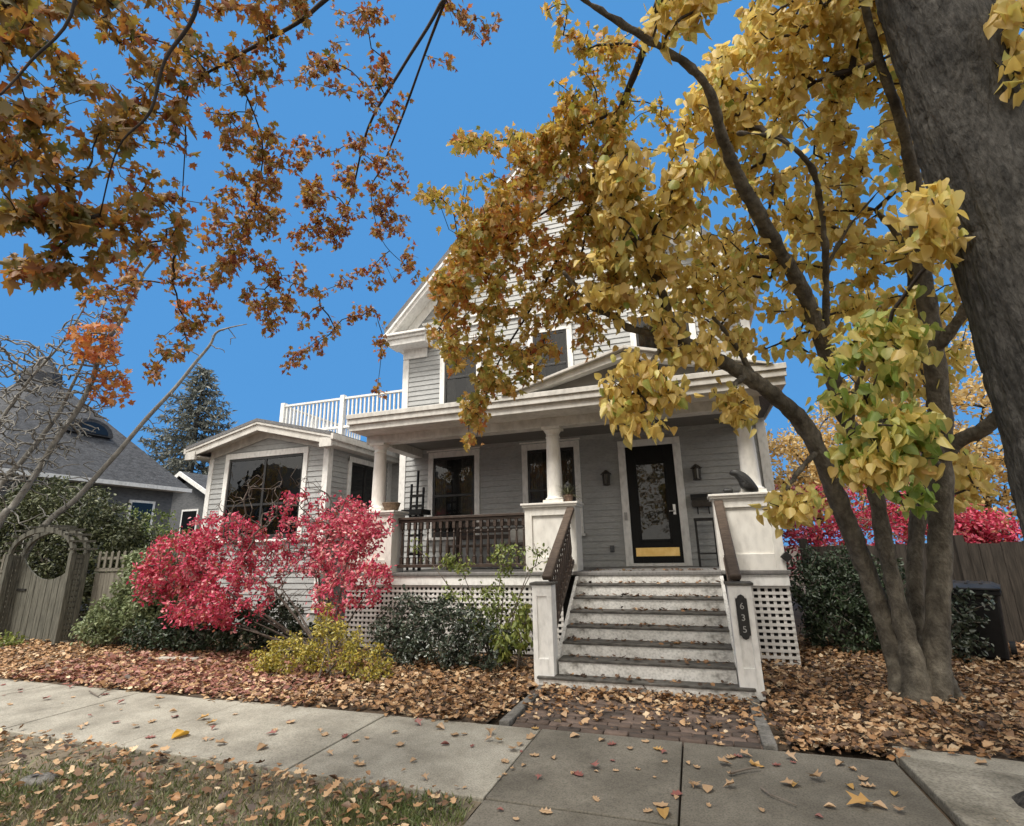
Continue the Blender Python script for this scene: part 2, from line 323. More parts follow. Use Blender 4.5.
# ------------------------------------------------------------------ branching
def smooth_path(pts, sub=5):
    P = np.array(pts, float); out = []
    for i in range(len(P)-1):
        p0, p1, p2, p3 = P[max(i-1, 0)], P[i], P[i+1], P[min(i+2, len(P)-1)]
        for t in np.linspace(0, 1, sub, endpoint=False):
            out.append(.5*((2*p1)+(-p0+p2)*t+(2*p0-5*p1+4*p2-p3)*t*t+(-p0+3*p1-3*p2+p3)*t**3))
    out.append(P[-1]); return np.array(out)
def grow(targets, skel, alpha=.25, r0=.0035, rexp=.42, maxlen=None):
    """join every target to the nearest node already joined; returns (parents, all points, radii)"""
    S = np.asarray(skel, float); Tn = np.asarray(targets, float); ns = len(S); n = len(Tn)
    allp = np.vstack([S, Tn]); par = np.full(ns+n, -1); plen = np.zeros(ns+n)
    d = np.full(n, 1e9); best = np.zeros(n, int)
    for i in range(0, ns, 256):
        D = np.linalg.norm(Tn[:, None]-S[None, i:i+256], axis=2); j = D.argmin(1); v = D.min(1)
        u = v < d; d[u] = v[u]; best[u] = j[u]+i
    cost = d.copy(); done = np.zeros(n, bool); order = []
    for _ in range(n):
        c = np.where(done, 1e9, cost); q = int(c.argmin()); done[q] = True
        par[ns+q] = best[q]; plen[ns+q] = plen[best[q]]+np.linalg.norm(allp[best[q]]-Tn[q]); order.append(ns+q)
        dd = np.linalg.norm(Tn-Tn[q], axis=1); cc = dd+alpha*plen[ns+q]
        u = (~done) & (cc < cost); cost[u] = cc[u]; best[u] = ns+q
    cnt = np.zeros(ns+n)
    for q in reversed(order):
        cnt[q] += 1; cnt[par[q]] += cnt[q]
    rad = r0*np.maximum(cnt, 1)**rexp
    return par, allp, rad, order, ns
def twig_tubes(g, sides=4, rmax=.05, sag=0.0):
    par, P, rad, order, ns = g
    V = []; lv = []; idx = 0
    a = np.arange(sides)*2*PI/sides
    for q in order:
        p, b = P[par[q]], P[q]; d = b-p; L = np.linalg.norm(d)
        if L < 1e-4: continue
        d = d/L; u = np.cross(d, [0.13, .31, .94]); u /= np.linalg.norm(u)+1e-9; w = np.cross(d, u)
        r1 = min(rad[q], rmax); r2 = r1 if par[q] < ns else min(rad[par[q]], r1*1.6)
        mid = (p+b)/2+np.array([0, 0, 1.0])*L*.06+rng.normal(size=3)*L*.05
        for c, r in ((p, r2), (mid, (r1+r2)/2), (b, r1*.85)):
            V.append(c+(np.cos(a)[:, None]*u+np.sin(a)[:, None]*w)*r)
        for s in range(2):
            for j in range(sides):
                k = (j+1) % sides
                lv += [idx+s*sides+j, idx+s*sides+k, idx+(s+1)*sides+k, idx+(s+1)*sides+j]
        idx += 3*sides
    V = np.concatenate(V); nf = len(lv)//4
    return V, lv, np.arange(nf)*4, np.full(nf, 4)
def limb_mesh(limbs, sides=14, jitter=.05):
    mb = MB()
    for pts, rad in limbs:
        P = smooth_path(np.column_stack([pts, rad]), 6)
        mb.tube(P[:, :3], np.maximum(P[:, 3], .004)*(1+jitter*rng.normal(size=len(P))), sides)
    return mb
def axcos(px, py):
    d = ray(px, py); return float(1/np.linalg.norm(d))
def pxlimb(L): return [at(a, b, c) for a, b, c, r in L], [r*axcos(a, b)**1.4 for a, b, c, r in L]
def skel_nodes(limbs, step=6):
    return np.concatenate([smooth_path(p, step) for p, r in limbs])

# ================================================================== SETTING
def struct(o): o['kind'] = 'structure'; return o
mb = MB(); mb.add([(-400,-400,-.06),(400,-400,-.06),(400,400,-.06),(-400,400,-.06)], [(0,1,2,3)])
struct(mb.build('ground', 'soil'))
def sheet(name, x0, x1, y0, y1, z, mat, amp=.02, res=.16):
    nx = max(2, int((x1-x0)/res)); ny = max(2, int((y1-y0)/res)); xs = np.linspace(x0, x1, nx); ys = np.linspace(y0, y1, ny)
    X, Y = np.meshgrid(xs, ys); Z = z+amp*(np.sin(X*2.1+Y*1.3)*.4+np.sin(X*5.3-Y*4.1)*.3+rng.normal(size=X.shape)*.25)
    V = np.column_stack([X.ravel(), Y.ravel(), Z.ravel()]); lv = []
    for j in range(ny-1):
        for i in range(nx-1): a = j*nx+i; lv += [a, a+1, a+nx+1, a+nx]
    nf = len(lv)//4
    return struct(npmesh(name, V, lv, np.arange(nf)*4, np.full(nf, 4), mat, smooth=True))
sheet('garden_bed', -16, -1.98, 4.9, 8.3, -.01, 'soil', .02)
sheet('side_yard', .55, 14, 5.1, 12, -.01, 'soil', .02)
sheet('verge', -16, -1.47, .2, 3.56, -.035, 'dirt', .02)
# sidewalk slabs: real slabs with open joints
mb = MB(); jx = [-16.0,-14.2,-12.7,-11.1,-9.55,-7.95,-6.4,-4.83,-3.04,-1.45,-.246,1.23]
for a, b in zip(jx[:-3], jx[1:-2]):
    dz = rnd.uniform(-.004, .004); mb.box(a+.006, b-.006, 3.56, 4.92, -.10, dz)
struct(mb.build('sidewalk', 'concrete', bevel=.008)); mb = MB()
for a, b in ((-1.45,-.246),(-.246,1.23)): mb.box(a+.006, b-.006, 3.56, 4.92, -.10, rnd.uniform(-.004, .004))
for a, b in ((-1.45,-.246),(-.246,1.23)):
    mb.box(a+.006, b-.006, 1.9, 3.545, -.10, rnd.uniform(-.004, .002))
struct(mb.build('walkway_apron', 'shadedconcrete', bevel=.008))
mb = MB()
vs = [(1.27,5.0),(1.29,1.9),(4.6,1.9),(4.6,4.1)]
mb.prism(vs, -.06, .018, 'z'); struct(mb.build('walkway_slab', 'paleconc', bevel=.012))
mb = MB(); mb.prism([(1.26,5.0),(4.6,4.1),(4.6,4.75),(1.30,5.22)], -.06, .012, 'z'); struct(mb.build('walkway_border', 'concrete', bevel=.01))
# brick path in stretcher rows with mortar gaps, stone edging
V = []; lv = []; tone = []; idx = 0
def brick_box(x0, x1, y0, y1, z):
    global idx
    c = [(x0,y0),(x1,y0),(x1,y1),(x0,y1)]; ins = .006
    c2 = [(x0+ins,y0+ins),(x1-ins,y0+ins),(x1-ins,y1-ins),(x0+ins,y1-ins)]
    for (x, y) in c: V.append((x, y, z-.05))
    for (x, y) in c: V.append((x, y, z-.008))
    for (x, y) in c2: V.append((x, y, z+rnd.uniform(-.003, .003)))
    q = [(8,9,10,11)]
    for i in range(4): j = (i+1) % 4; q += [(i, j, 4+j, 4+i), (4+i, 4+j, 8+j, 8+i)]
    for f in q: lv.extend([idx+i for i in f])
    tone.extend([rnd.random()]*12); idx += 12
y = 4.95; row = 0
while y < 6.5:
    x = -1.74-(.105 if row % 2 else 0)
    while x < .36:
        if x+.2 > -1.74:
            w = rnd.uniform(.196, .202); brick_box(max(x, -1.74), min(x+w, .34), y, y+.094, rnd.uniform(-.006, .006))
        x += .21
    y += .104; row += 1
nf = len(lv)//4
struct(npmesh('brick_path', V, lv, np.arange(nf)*4, np.full(nf, 4), 'brick', tone=tone))
mb = MB()
for xa, xb in ((-1.87,-1.765),(.365,.47)):
    y = 4.94
    while y < 6.3:
        L = rnd.uniform(.55, .8); mb.box(xa+rnd.uniform(-.008, .008), xb+rnd.uniform(-.008, .008), y, min(y+L, 6.32)-.01, -.08, .022+rnd.uniform(-.006, .006)); y += L
struct(mb.build('path_edging', 'stone', bevel=.012))

# ================================================================== HOUSE
HX = -2.3
house = empty('house', (HX, 10, 0), 'grey clapboard house with white trimmed front porch, steps and small side wing', 'house')
XL, XR, WY, DK = -6.0, 1.42, 9.9, 1.2
def siding(mb, u0, u1, z0, z1, plane, ops=(), clip=None, axis='x', sgn=-1, e=.115):
    z = z0; k = 0
    while z < z1-.01:
        zh = min(z+e, z1); zm = (z+zh)/2; a, b = u0, u1
        if clip: a, b = clip(zm)
        iv = [(a, b)] if b > a else []
        for (oa, ob, oz0, oz1) in ops:
            if oz0 < zm < oz1:
                nv = []
                for (p, q) in iv:
                    if ob <= p or oa >= q: nv.append((p, q)); continue
                    if oa > p: nv.append((p, oa))
                    if ob < q: nv.append((ob, q))
                iv = nv
        for (p, q) in iv:
            if q-p < .02: continue
            lo, hi = plane+sgn*.020, plane+sgn*.004
            if axis == 'x': vs = [(p,lo,z),(q,lo,z),(q,hi,zh),(p,hi,zh),(p,plane,z),(q,plane,z)]
            else: vs = [(lo,p,z),(lo,q,z),(hi,q,zh),(hi,p,zh),(plane,p,z),(plane,q,z)]
            mb.add(vs, [(0,1,2,3),(4,5,1,0)])
        z += e; k += 1
AP = 10.45; SL = 1.07
def gclip(z):
    if z < 6.35: return XL, XR
    h = (z-6.35)/SL; return XL+h+.05, XR-h-.05
wins = [(-4.93,-4.15,4.55,6.05),(-2.83,-2.08,4.55,6.05),(-.66,.36,4.55,6.05)]      # upper
pwins = [(-5.17,-4.20,1.85,3.5),(-3.03,-2.06,1.85,3.5)]
door = (-1.13,-.11,1.2,3.46)
w = MB()
ops = [(a-.02,b+.02,c-.02,d+.02) for a,b,c,d in wins+pwins]+[door]
siding(w, XL, XR, DK, 10.2, WY, ops, gclip)
w.build('wall', 'siding', house)
# wall body behind the boards (front sheet with openings left to the windows, sides, back)
w = MB()
w.prism([(XL,0),(XR,0),(XR,6.35),((XL+XR)/2,6.35+(XR-XL)/2*SL-.06),(XL,6.35)], WY+.002, 20)
w.build('wall_core', 'siding', house)
for xw, sg, zb_ in ((XL, -1, 1.0), (XR, 1, .6)):
    w = MB(); siding(w, 9.9, 20, zb_, 6.3, xw, axis='y', sgn=sg); w.build('side_wall', 'siding', house)
mb = MB()
for x0, x1 in ((XL-.015, XL+.14),(XR-.14, XR+.015)):
    mb = MB(); mb.box(x0, x1, WY-.032, WY+.1, DK if x0 > 0 else .9, 5.899); mb.build('corner_board', 'trim', house, bevel=.006)
for x0, x1 in ((XL, XL+.62), (XR-.62, XR)):
    mb = MB(); mb.box(x0, x1, WY-.06, WY-.021, 5.9, 6.25); mb.build('frieze_block', 'trim', house, bevel=.006)
mb = MB(); mb.box(XL+.64, XR-.64, WY-.05, WY-.022, 6.5, 6.68); mb.box(XL+.5, XR-.5, WY-.11, WY-.022, 6.681, 6.72)
mb.build('belt_course', 'trim', house, bevel=.005)
# windows
def window(x0, x1, z0, z1, y, parent, hood=True, meet=.5, mat='trim', sashw=.05, stiles=(), cas=.115, curtain=True):
    c = MB(); c.box(x0-cas, x0, y-.046, y, z0-.03, z1); c.box(x1, x1+cas, y-.046, y, z0-.03, z1)
    c.box(x0-cas, x1+cas, y-.048, y, z1+.001, z1+.13)
    if hood: c.box(x0-cas-.03, x1+cas+.03, y-.085, y, z1+.131, z1+.165)
    c.box(x0-cas-.03, x1+cas+.03, y-.09, y, z0-.085, z0-.031)
    f = c.build('window', mat, parent, bevel=.004)
    s = MB(); g = .001
    s.box(x0+g, x0+sashw, y-.026, y+.03, z0-.028, z1); s.box(x1-sashw, x1-g, y-.026, y+.03, z0-.028, z1)
    s.box(x0+sashw, x1-sashw, y-.026, y+.03, z0-.028, z0+.07); s.box(x0+sashw, x1-sashw, y-.026, y+.03, z1-.06, z1)
    zm = z0+(z1-z0)*meet
    if meet: s.box(x0+sashw, x1-sashw, y-.026, y+.03, zm-.025, zm+.025)
    for sx in stiles: s.box(sx-.03, sx+.03, y-.028, y+.03, z0, z1)
    s.build('sash', 'sash', f, bevel=.004)
    p = MB(); p.add([(x0+.01,y-.012,z0),(x1-.01,y-.012,z0),(x1-.01,y-.012,z1-.01),(x0+.01,y-.012,z1-.01)], [(0,1,2,3)])
    p.build('pane', 'clearglass', f)
    p = MB(); p.add([(x0+.01,y-.001,z0),(x1-.01,y-.001,z0),(x1-.01,y-.001,z1-.01),(x0+.01,y-.001,z1-.01)], [(0,1,2,3)]); p.build('dark_backing', 'sash', f)  # dark sheet standing in for the unlit room behind the glass
    if curtain:
        spans = ((x0+.06, x0+.06+(x1-x0)*.26), (x1-.06-(x1-x0)*.26, x1-.06))
        for (a, b) in spans:
            c = MB(); k = 28; vs = []
            for i in range(k+1): xx = a+(b-a)*i/k; dy_ = .0035*math.sin(i*1.25+rnd.uniform(-.3, .3)); vs += [(xx, y-.006+dy_, z0+.05), (xx, y-.006+dy_, z1-.06)]
            c.add(vs, [(2*i, 2*i+2, 2*i+3, 2*i+1) for i in range(k)]); c.build('curtain', 'curtain', f)
    return f
for a in wins: window(*a, WY, house)
for a in pwins: window(*a, WY, house)
# front door
mb = MB(); x0, x1, z0, z1 = -1.06, -.18, 1.26, 3.40
mb.box(x0-.135, x0, WY-.05, WY, DK+.003, z1); mb.box(x1, x1+.135, WY-.05, WY, DK+.003, z1); mb.box(x0-.135, x1+.135, WY-.052, WY, z1+.001, z1+.13)
mb.box(x0, x1, WY-.07, WY, DK+.002, 1.255); mb.build('door_frame', 'trim', house, bevel=.005)
gx0, gx1, gz0, gz1 = -.885, -.365, 1.66, 3.06
mb = MB(); yf = WY-.035
mb.box(x0+.004, gx0, yf, WY, z0, z1-.004); mb.box(gx1, x1-.004, yf, WY, z0, z1-.004); mb.box(gx0, gx1, yf, WY, z0, gz0); mb.box(gx0, gx1, yf, WY, gz1, z1-.004)
mb.box(gx0-.03, gx0+.012, yf-.014, yf+.01, gz0-.03, gz1+.03); mb.box(gx1-.012, gx1+.03, yf-.014, yf+.01, gz0-.03, gz1+.03)
mb.box(gx0+.012, gx1-.012, yf-.014, yf+.01, gz0-.03, gz0+.012); mb.box(gx0+.012, gx1-.012, yf-.014, yf+.01, gz1-.012, gz1+.03)
dr = mb.build('front_door', 'black', house, bevel=.004)
mb = MB(); mb.add([(gx0,yf+.012,gz0),(gx1,yf+.012,gz0),(gx1,yf+.012,gz1),(gx0,yf+.012,gz1)], [(0,1,2,3)]); mb.build('glass_panel', 'doorglass', dr)
mb = MB(); mb.box(x0+.06, x1-.06, yf-.004, yf-.0005, 1.375, 1.525); mb.build('kick_plate', 'brass', dr, bevel=.001)
mb = MB(); mb.box(x1-.10, x1-.055, yf-.012, yf-.0005, 2.10, 2.28); mb.tube([(x1-.078,yf-.012,2.16),(x1-.078,yf-.06,2.16),(x1-.17,yf-.062,2.16)], .011, 8); mb.tube([(x1-.078,yf-.01,2.25),(x1-.078,yf-.03,2.25)], .018, 10)
mb.build('door_handle', 'steel', dr, smooth=False)
mb = MB(); mb.box(x0-.10, x0-.045, WY-.075, WY-.0505, 2.03, 2.17); mb.build('doorbell', 'dig', house, bevel=.006)
# porch floor, skirt, lattice
PY = 8.0; PXL, PXR = -5.87, 1.17
mb = MB(); mb.box(PXL-.03, PXR+.03, PY-.045, WY-.034, DK-.05, DK); mb.box(-1.69, .33, 7.85, PY-.046, DK-.05, DK)
mb.build('porch_deck', 'deck', house, bevel=.008)
for q in ((PXL, -1.93, PY-.02, PY+.06, 1.0, DK-.051),(.56, PXR, PY-.02, PY+.06, 1.0, DK-.051),(PXR-.04, PXR, PY+.061, WY, .98, DK-.051),(PXL, PXL+.04, PY+.061, WY, .98, DK-.051)):
    mb = MB(); mb.box(*q); mb.build('porch_skirt', 'trim', house, bevel=.005)
def lattice(xa, xb, za, zb, y):
    mb = MB(); n = int(round((xb-xa)/.084)); m2 = int(round((zb-za)/.082))
    for i in range(n+1): x = xa+(xb-xa)*i/n; mb.box(x-.019, x+.019, y+.008, y+.016, za, zb)
    for j in range(m2+1): z = za+(zb-za)*j/m2; mb.box(xa-.019, xb+.019, y, y+.0075, z-.019, z+.019)
    return mb.build('lattice_panel', 'lattice', house)
lattice(PXL+.03, -1.98, .03, .985, PY+.01); lattice(.60, PXR-.03, .03, .985, PY+.01)
for q in ((PXL+.05, PXR-.05, PY+.5, PY+.55, 0, 1.1),(PXR-.05, PXR-.03, PY+.03, WY, 0, .98),(PXL+.03, PXL+.05, PY+.03, WY, 0, .98)):  # near-black sheets stand in for the dark space below the deck
    mb = MB(); mb.box(*q); mb.build('dark_void_sheet', 'iron', house)
# piers
def pier(x0, x1, y0, y1, panels=True):
    mb = MB(); z0, z1 = DK+.001, 2.19; t = .03
    mb.box(x0+t, x1-t, y0+t, y1-t, z0, z1)
    zs = ((z0, z0+.22), (z1-.13, z1)); e = .12
    for (ya, yb) in ((y0, y0+t), (y1-t, y1)):
        mb.box(x0, x0+e, ya, yb, z0, z1); mb.box(x1-e, x1, ya, yb, z0, z1)
        for a, b in zs: mb.box(x0+e, x1-e, ya, yb, a, b)
    for (xa, xb) in ((x0, x0+t), (x1-t, x1)): mb.box(xa, xb, y0+t+.001, y1-t-.001, z0, z1)
    mb.box(x0-.035, x1+.035, y0-.035, y1+.035, z1+.001, z1+.035); mb.box(x0-.055, x1+.055, y0-.055, y1+.055, z1+.036, z1+.068)
    return mb.build('porch_pier', 'pier', house, bevel=.005)
pier(-2.53,-1.70,PY+.005,PY+.43); pier(.33,1.16,PY+.005,PY+.43); pier(-5.83,-4.98,PY+.005,PY+.43)
def column(x, y):
    z0, hgt = 2.262, 3.53-2.262; p = MB()
    p.box(x-.165, x+.165, y-.165, y+.165, z0, z0+.045)
    pr = [(.155,.046),(.16,.06),(.155,.08),(.132,.09),(.13,.11)]
    for i in range(9):
        f = i/8; pr.append((.128-.018*f**1.6, .12+(hgt-.31)*f))
    H2 = hgt
    pr += [(.112,H2-.185),(.124,H2-.178),(.124,H2-.165),(.111,H2-.158),(.111,H2-.11),(.12,H2-.10),(.145,H2-.06),(.148,H2-.045)]
    p.lathe(pr, (x, y, z0), 28); p.box(x-.155, x+.155, y-.155, y+.155, 3.53-.044, 3.529)
    o = p.build('porch_column', 'pier', house)
    for pl in o.data.polygons:
        if abs(pl.normal.z) < .95 and len(pl.vertices) == 4 and max(abs(pl.normal.x), abs(pl.normal.y)) < .9999: pl.use_smooth = True
for cx in (-2.06, .90, -5.42): column(cx, PY+.215)
# railing
rl = MB(); rl.box(-4.95,-2.54,PY+.15,PY+.25,2.09,2.135); rl.box(-4.95,-2.54,PY+.175,PY+.225,2.04,2.089); rl.box(-4.95,-2.54,PY+.165,PY+.235,1.275,1.33)
rl = rl.build('railing', 'brownwood', house, bevel=.006)
def baluster(x, y, z0, z1, par, r=.026):
    b = MB(); L = z1-z0; b.box(x-r, x+r, y-r, y+r, z0, z0+L*.16); b.box(x-r, x+r, y-r, y+r, z1-L*.16, z1)
    prof = [(.018,.16),(.027,.18),(.018,.2),(.03,.27),(.033,.34),(.028,.45),(.018,.62),(.016,.72),(.027,.75),(.016,.78),(.021,.84)]
    b.lathe([(rr*r/.03, L*f) for rr, f in prof], (x, y, z0), 10); return b.build('baluster', 'brownwood', par)
for i in range(19): baluster(-4.88+i*(2.27/18), PY+.2, 1.331, 2.039, rl)
# steps
nst = 7; z1s, y1s, dy = .28, 6.41, .24; dz = (DK-z1s)/6
lev = [(6.255, .115)]+[(y1s+dy*k, z1s+dz*k) for k in range(7)]      # nosing front and top of platform, treads, deck
sc = MB(); sc.box(-1.66,.29,6.9,PY-.05,0,.10)
st = sc.build('staircase', 'riser', house)
def tread(x0, x1, ya, yb, z):
    b = MB(); b.box(x0, x1, ya, yb, z-.028, z); return b.build('tread', 'tread', st, bevel=.008)
def riser(x0, x1, y, za, zb):
    b = MB(); b.box(x0, x1, y, y+.025, za, zb); return b.build('riser', 'riser', st)
tread(-1.88,.455,lev[0][0],y1s+.04,lev[0][1]); riser(-1.86,.44,lev[0][0]+.02,0,lev[0][1]-.029)
for k in range(1, 8):
    y, z = lev[k]
    if k < 7: tread(-1.655,.295,y,lev[k+1][0]+.016,z)
    riser(-1.655,.295,y+.017,lev[k-1][1]+.001,z-.029 if k < 7 else DK-.051)
for xx in (-1.70,.296):
    b = MB(); b.prism([(6.50,0),(PY-.05,0),(PY-.05,DK-.06),(7.80,DK-.06),(6.50,.30)], xx, xx+.044, 'x'); b.build('stringer', 'riser', st)
# newel posts and stair rails
def newel(x0, x1, y0, y1, z1):
    b = MB(); t = .018; b.box(x0+t, x1-t, y0+t, y1-t, 0, z1)
    for ya, yb in ((y0, y0+t), (y1-t, y1)):
        b.box(x0, x0+.06, ya, yb, 0, z1); b.box(x1-.06, x1, ya, yb, 0, z1); b.box(x0+.06, x1-.06, ya, yb, 0, .30); b.box(x0+.06, x1-.06, ya, yb, z1-.13, z1)
    for xa, xb in ((x0, x0+t), (x1-t, x1)): b.box(xa, xb, y0+t+.001, y1-t-.001, 0, z1)
    o = b.build('newel_post', 'trim', house, bevel=.004)
    c = MB(); c.box(x0-.025, x1+.025, y0-.025, y1+.025, z1+.001, z1+.03); c.build('post_cap', 'tread', o, bevel=.006)
newel(-1.925,-1.68,6.30,6.52,1.12); newel(.305,.54,6.30,6.52,1.12)
for x in (-1.77, .405):
    h = MB(); h.bar((x, 6.44, 1.19), (x, 8.02, 2.15), .125, .07); hr = h.build('stair_handrail', 'handrail', house, bevel=.02)
    h = MB(); h.bar((x, 6.53, .46), (x, 7.98, 1.36), .06, .06); h.build('lower_rail', 'handrail', hr, bevel=.01)
    for i in range(12):
        y = 6.62+i*.113; zt = 1.19+(y-6.44)*.6076; zb = .46+(y-6.53)*.6207
        baluster(x, y, zb+.01, zt-.03, hr, .022)
# beam, ceiling, porch roof
mb = MB(); mb.box(PXL+.2, PXR-.02, PY+.10, PY+.36, 3.531, 3.80); mb.box(PXL+.2, PXL+.44, PY+.361, WY-.035, 3.535, 3.80); mb.box(PXR-.26, PXR-.02, PY+.361, WY-.035, 3.535, 3.80)
mb.build('porch_beam', 'trimgrey', house, bevel=.005)
mb = MB(); mb.box(PXL+.44, PXR-.26, PY+.36, WY-.035, 3.70, 3.72); mb.build('porch_ceiling', 'ceiling', house)
mb = MB(); mb.box(PXL+.45, PXR-.27, WY-.075, WY-.036, 3.62, 3.699); mb.build('ceiling_moulding', 'siding', house)
ex0, ex1, ey = -5.70, 1.42, 7.66
mb = MB(); mb.prism([(ey,3.74),(WY-.03,3.74),(WY-.03,4.56),(ey,3.97)], ex0, ex1, 'x')
rf = mb.build('porch_roof', 'roof', house)
mb = MB(); mb.box(ex0-.03, ex1+.03, ey-.03, ey-.001, 3.685, 3.86); mb.box(ex0-.05, ex1+.05, ey-.075, ey-.031, 3.80, 3.90); mb.box(ex0-.06, ex1+.06, ey-.10, ey+.02, 3.901, 3.985)
mb.prism([(ey,3.69),(WY-.05,3.69),(WY-.05,4.55),(ey,3.96)], ex0-.029, ex0-.001, 'x'); mb.prism([(ey,3.69),(WY-.05,3.69),(WY-.05,4.55),(ey,3.96)], ex1+.001, ex1+.029, 'x')
mb.build('fascia', 'trimgrey', rf, bevel=.006)
mb = MB(); mb.box(ex0, ex1, ey, PY+.1, 3.68, 3.699); mb.build('soffit', 'trimgrey', rf)
# pediment over the steps
pa, pb, pc = -2.62, 1.2, -.70; zt = 4.54; ze = 3.99
mb = MB()
mb.prism([(pa+.25,ze),(pb-.25,ze),(pc,zt-.13)], ey+.10, ey+.13); ped = mb.build('pediment', 'ceiling', house)
mb = MB()
for xa in (pa, pb):
    d = 1 if xa < pc else -1
    mb.prism([(xa,ze),(xa+.30*d,ze),(pc,zt-.155),(pc,zt-.02)][::d], ey-.07, ey+.1)
    mb.prism([(xa-.12*d,ze-.015+.02),(xa-.02*d,ze),(pc,zt-.02+.001),(pc,zt+.03)][::d], ey-.13, ey+.1)
mb.build('raking_cornice', 'trimgrey', ped, bevel=.004)
mb = MB(); mb.prism([(pa-.1,ze),(pb+.1,ze),(pc,zt+.045)], ey+.105, WY-.9); mb.build('gablet_roof', 'roof', ped)
# main roof with deep rake, soffit, returns
cx = (XL+XR)/2; ov = .24
mb = MB(); yF = 9.42
zE = 6.36; hw = (XR-XL)/2+ov; zA2 = zE+hw*SL
for s in (-1, 1):
    e = cx+s*hw
    poly = [(e, zE+.03),(cx, zA2+.03),(cx, zA2+.20),(e-.02*s*-1, zE+.17)]
    mb.prism(poly if s < 0 else poly[::-1], yF-.03, 20.5)
rm = mb.build('roof', 'roof', house)
mb = MB()
for s in (-1, 1):
    e = cx+s*hw
    for (dz0, dz1, ya, yb) in ((-.15,.03,yF,yF+.04),(-.04,.03,yF-.045,yF-.001),(-.02,.029,yF+.041,WY+.02)):
        p = [(e, zE+dz0),(cx, zA2+dz0),(cx, zA2+dz1),(e, zE+dz1)]
        mb.prism(p if s < 0 else p[::-1], ya, yb)
    p = [(e-s*.32, zE-.33+.32*SL*0+.32*SL),(cx, zA2-.33),(cx, zA2-.03),(e-s*.32, zE-.03+.32*SL)]
    mb.prism(p if s < 0 else p[::-1], WY-.05, WY-.022)
mb.build('rake_board', 'trim', rm, bevel=.004)
for s in (-1, 1):
    mb = MB(); e = cx+s*hw; xa, xb = sorted((e, e-s*1.0)); xc, xd = sorted((e+s*.05, e-s*1.05))
    mb.box(xa+.04, xb, yF+.06, WY-.022, 6.13, 6.27); mb.box(xa+.0, xb, yF+.01, WY-.022, 6.271, 6.34); mb.box(xc, xd, yF-.05, WY-.022, 6.341, 6.395)
    ya, yb = WY, 20.4
    mb.box(min(e, e-s*ov), max(e, e-s*ov), ya, yb, 6.2, 6.36); mb.box(min(e+s*.06, e), max(e+s*.06, e)-.001, yF, yb, 6.25, 6.42)
    mb.build('eave_return', 'trim', rm, bevel=.006)

# ---- side wing
AX0, AX1, AY = -10.58, -7.24, 9.0
aw = MB(); wx0, wx1, wz1 = -9.97, -7.87, 3.69
def aclip(z):
    if z < 3.86: return AX0, AX1
    h = (z-3.86)/.24; return AX0+h, AX1-h
siding(aw, AX0, AX1, .4, 4.24, AY, [(wx0-.1,wx1+.1,1.75,wz1+.1)], aclip)
siding(aw, AY, 11.5, .4, 3.95, AX1, [(9.68,10.98,1.55,3.66)], axis='y', sgn=1)
siding(aw, AX1, XL, .4, 3.95, 11.5)
aw.build('wing_wall', 'siding', house)
aw = MB(); aw.prism([(AX0,0),(AX1,0),(AX1,3.86),((AX0+AX1)/2,4.255),(AX0,3.86)], AY+.002, 15); aw.box(AX1, XL, 11.502, 15, 0, 4.4); aw.build('wing_core', 'siding', house)
for q in ((AX0-.015, AX0+.11, AY-.03, AY+.1, .4, 3.83),(AX1-.11, AX1+.028, AY-.03, AY-.001, .4, 3.83),(AX1+.002, AX1+.028, AY, AY+.12, .4, 3.83),(AX1+.002, AX1+.026, 11.3, 11.49, .4, 3.8)):
    mb = MB(); mb.box(*q); mb.build('corner_board', 'trim', house, bevel=.005)
f = window(wx0, wx1, 1.9, wz1, AY, house, hood=False, meet=0, sashw=.05, curtain=False, stiles=((wx0+wx1)/2,))
mb = MB(); mb.box(wx0+.05, wx1-.05, AY-.022, AY-.001, 2.60, 2.65); mb.build('crossbar', 'sash', f)
# side window of the wing
c = MB(); X = AX1; c.box(X, X+.045, 9.68, 9.78, 1.55, 3.66); c.box(X, X+.045, 10.88, 10.98, 1.55, 3.66); c.box(X, X+.047, 9.68, 10.98, 3.561, 3.68); c.box(X, X+.07, 9.66, 11.0, 1.5, 1.56)
f = c.build('window', 'trim', house, bevel=.004)
c = MB(); c.box(X-.02, X+.025, 9.781, 9.83, 1.57, 3.56); c.box(X-.02, X+.025, 10.83, 10.879, 1.57, 3.56); c.box(X-.02, X+.025, 10.3, 10.36, 1.57, 3.56); c.box(X-.02, X+.025, 9.83, 10.83, 3.5, 3.56); c.build('sash', 'sash', f)
c = MB(); c.add([(X+.008,9.79,1.57),(X+.008,10.87,1.57),(X+.008,10.87,3.55),(X+.008,9.79,3.55)], [(0,1,2,3)]); c.build('pane', 'glass', f)
mb = MB(); acx = (AX0+AX1)/2; ah = (AX1-AX0)/2+.34; az0 = 3.86-.34*.24+.06; az1 = az0+ah*.24; aF = 8.62
for s in (-1, 1):
    e = acx+s*ah; p = [(e, az0+.10),(acx, az1+.10),(acx, az1+.17),(e, az0+.17)]
    mb.prism(p if s < 0 else p[::-1], aF-.04, 10.7)
mb.box(acx-ah, AX1+.34, 10.701, 15, 4.0, 4.12); mb.box(AX1+.34, XL-.02, 10.9, 15, 4.0, 4.1)
rw = mb.build('wing_roof', 'roof', house)
mb = MB()
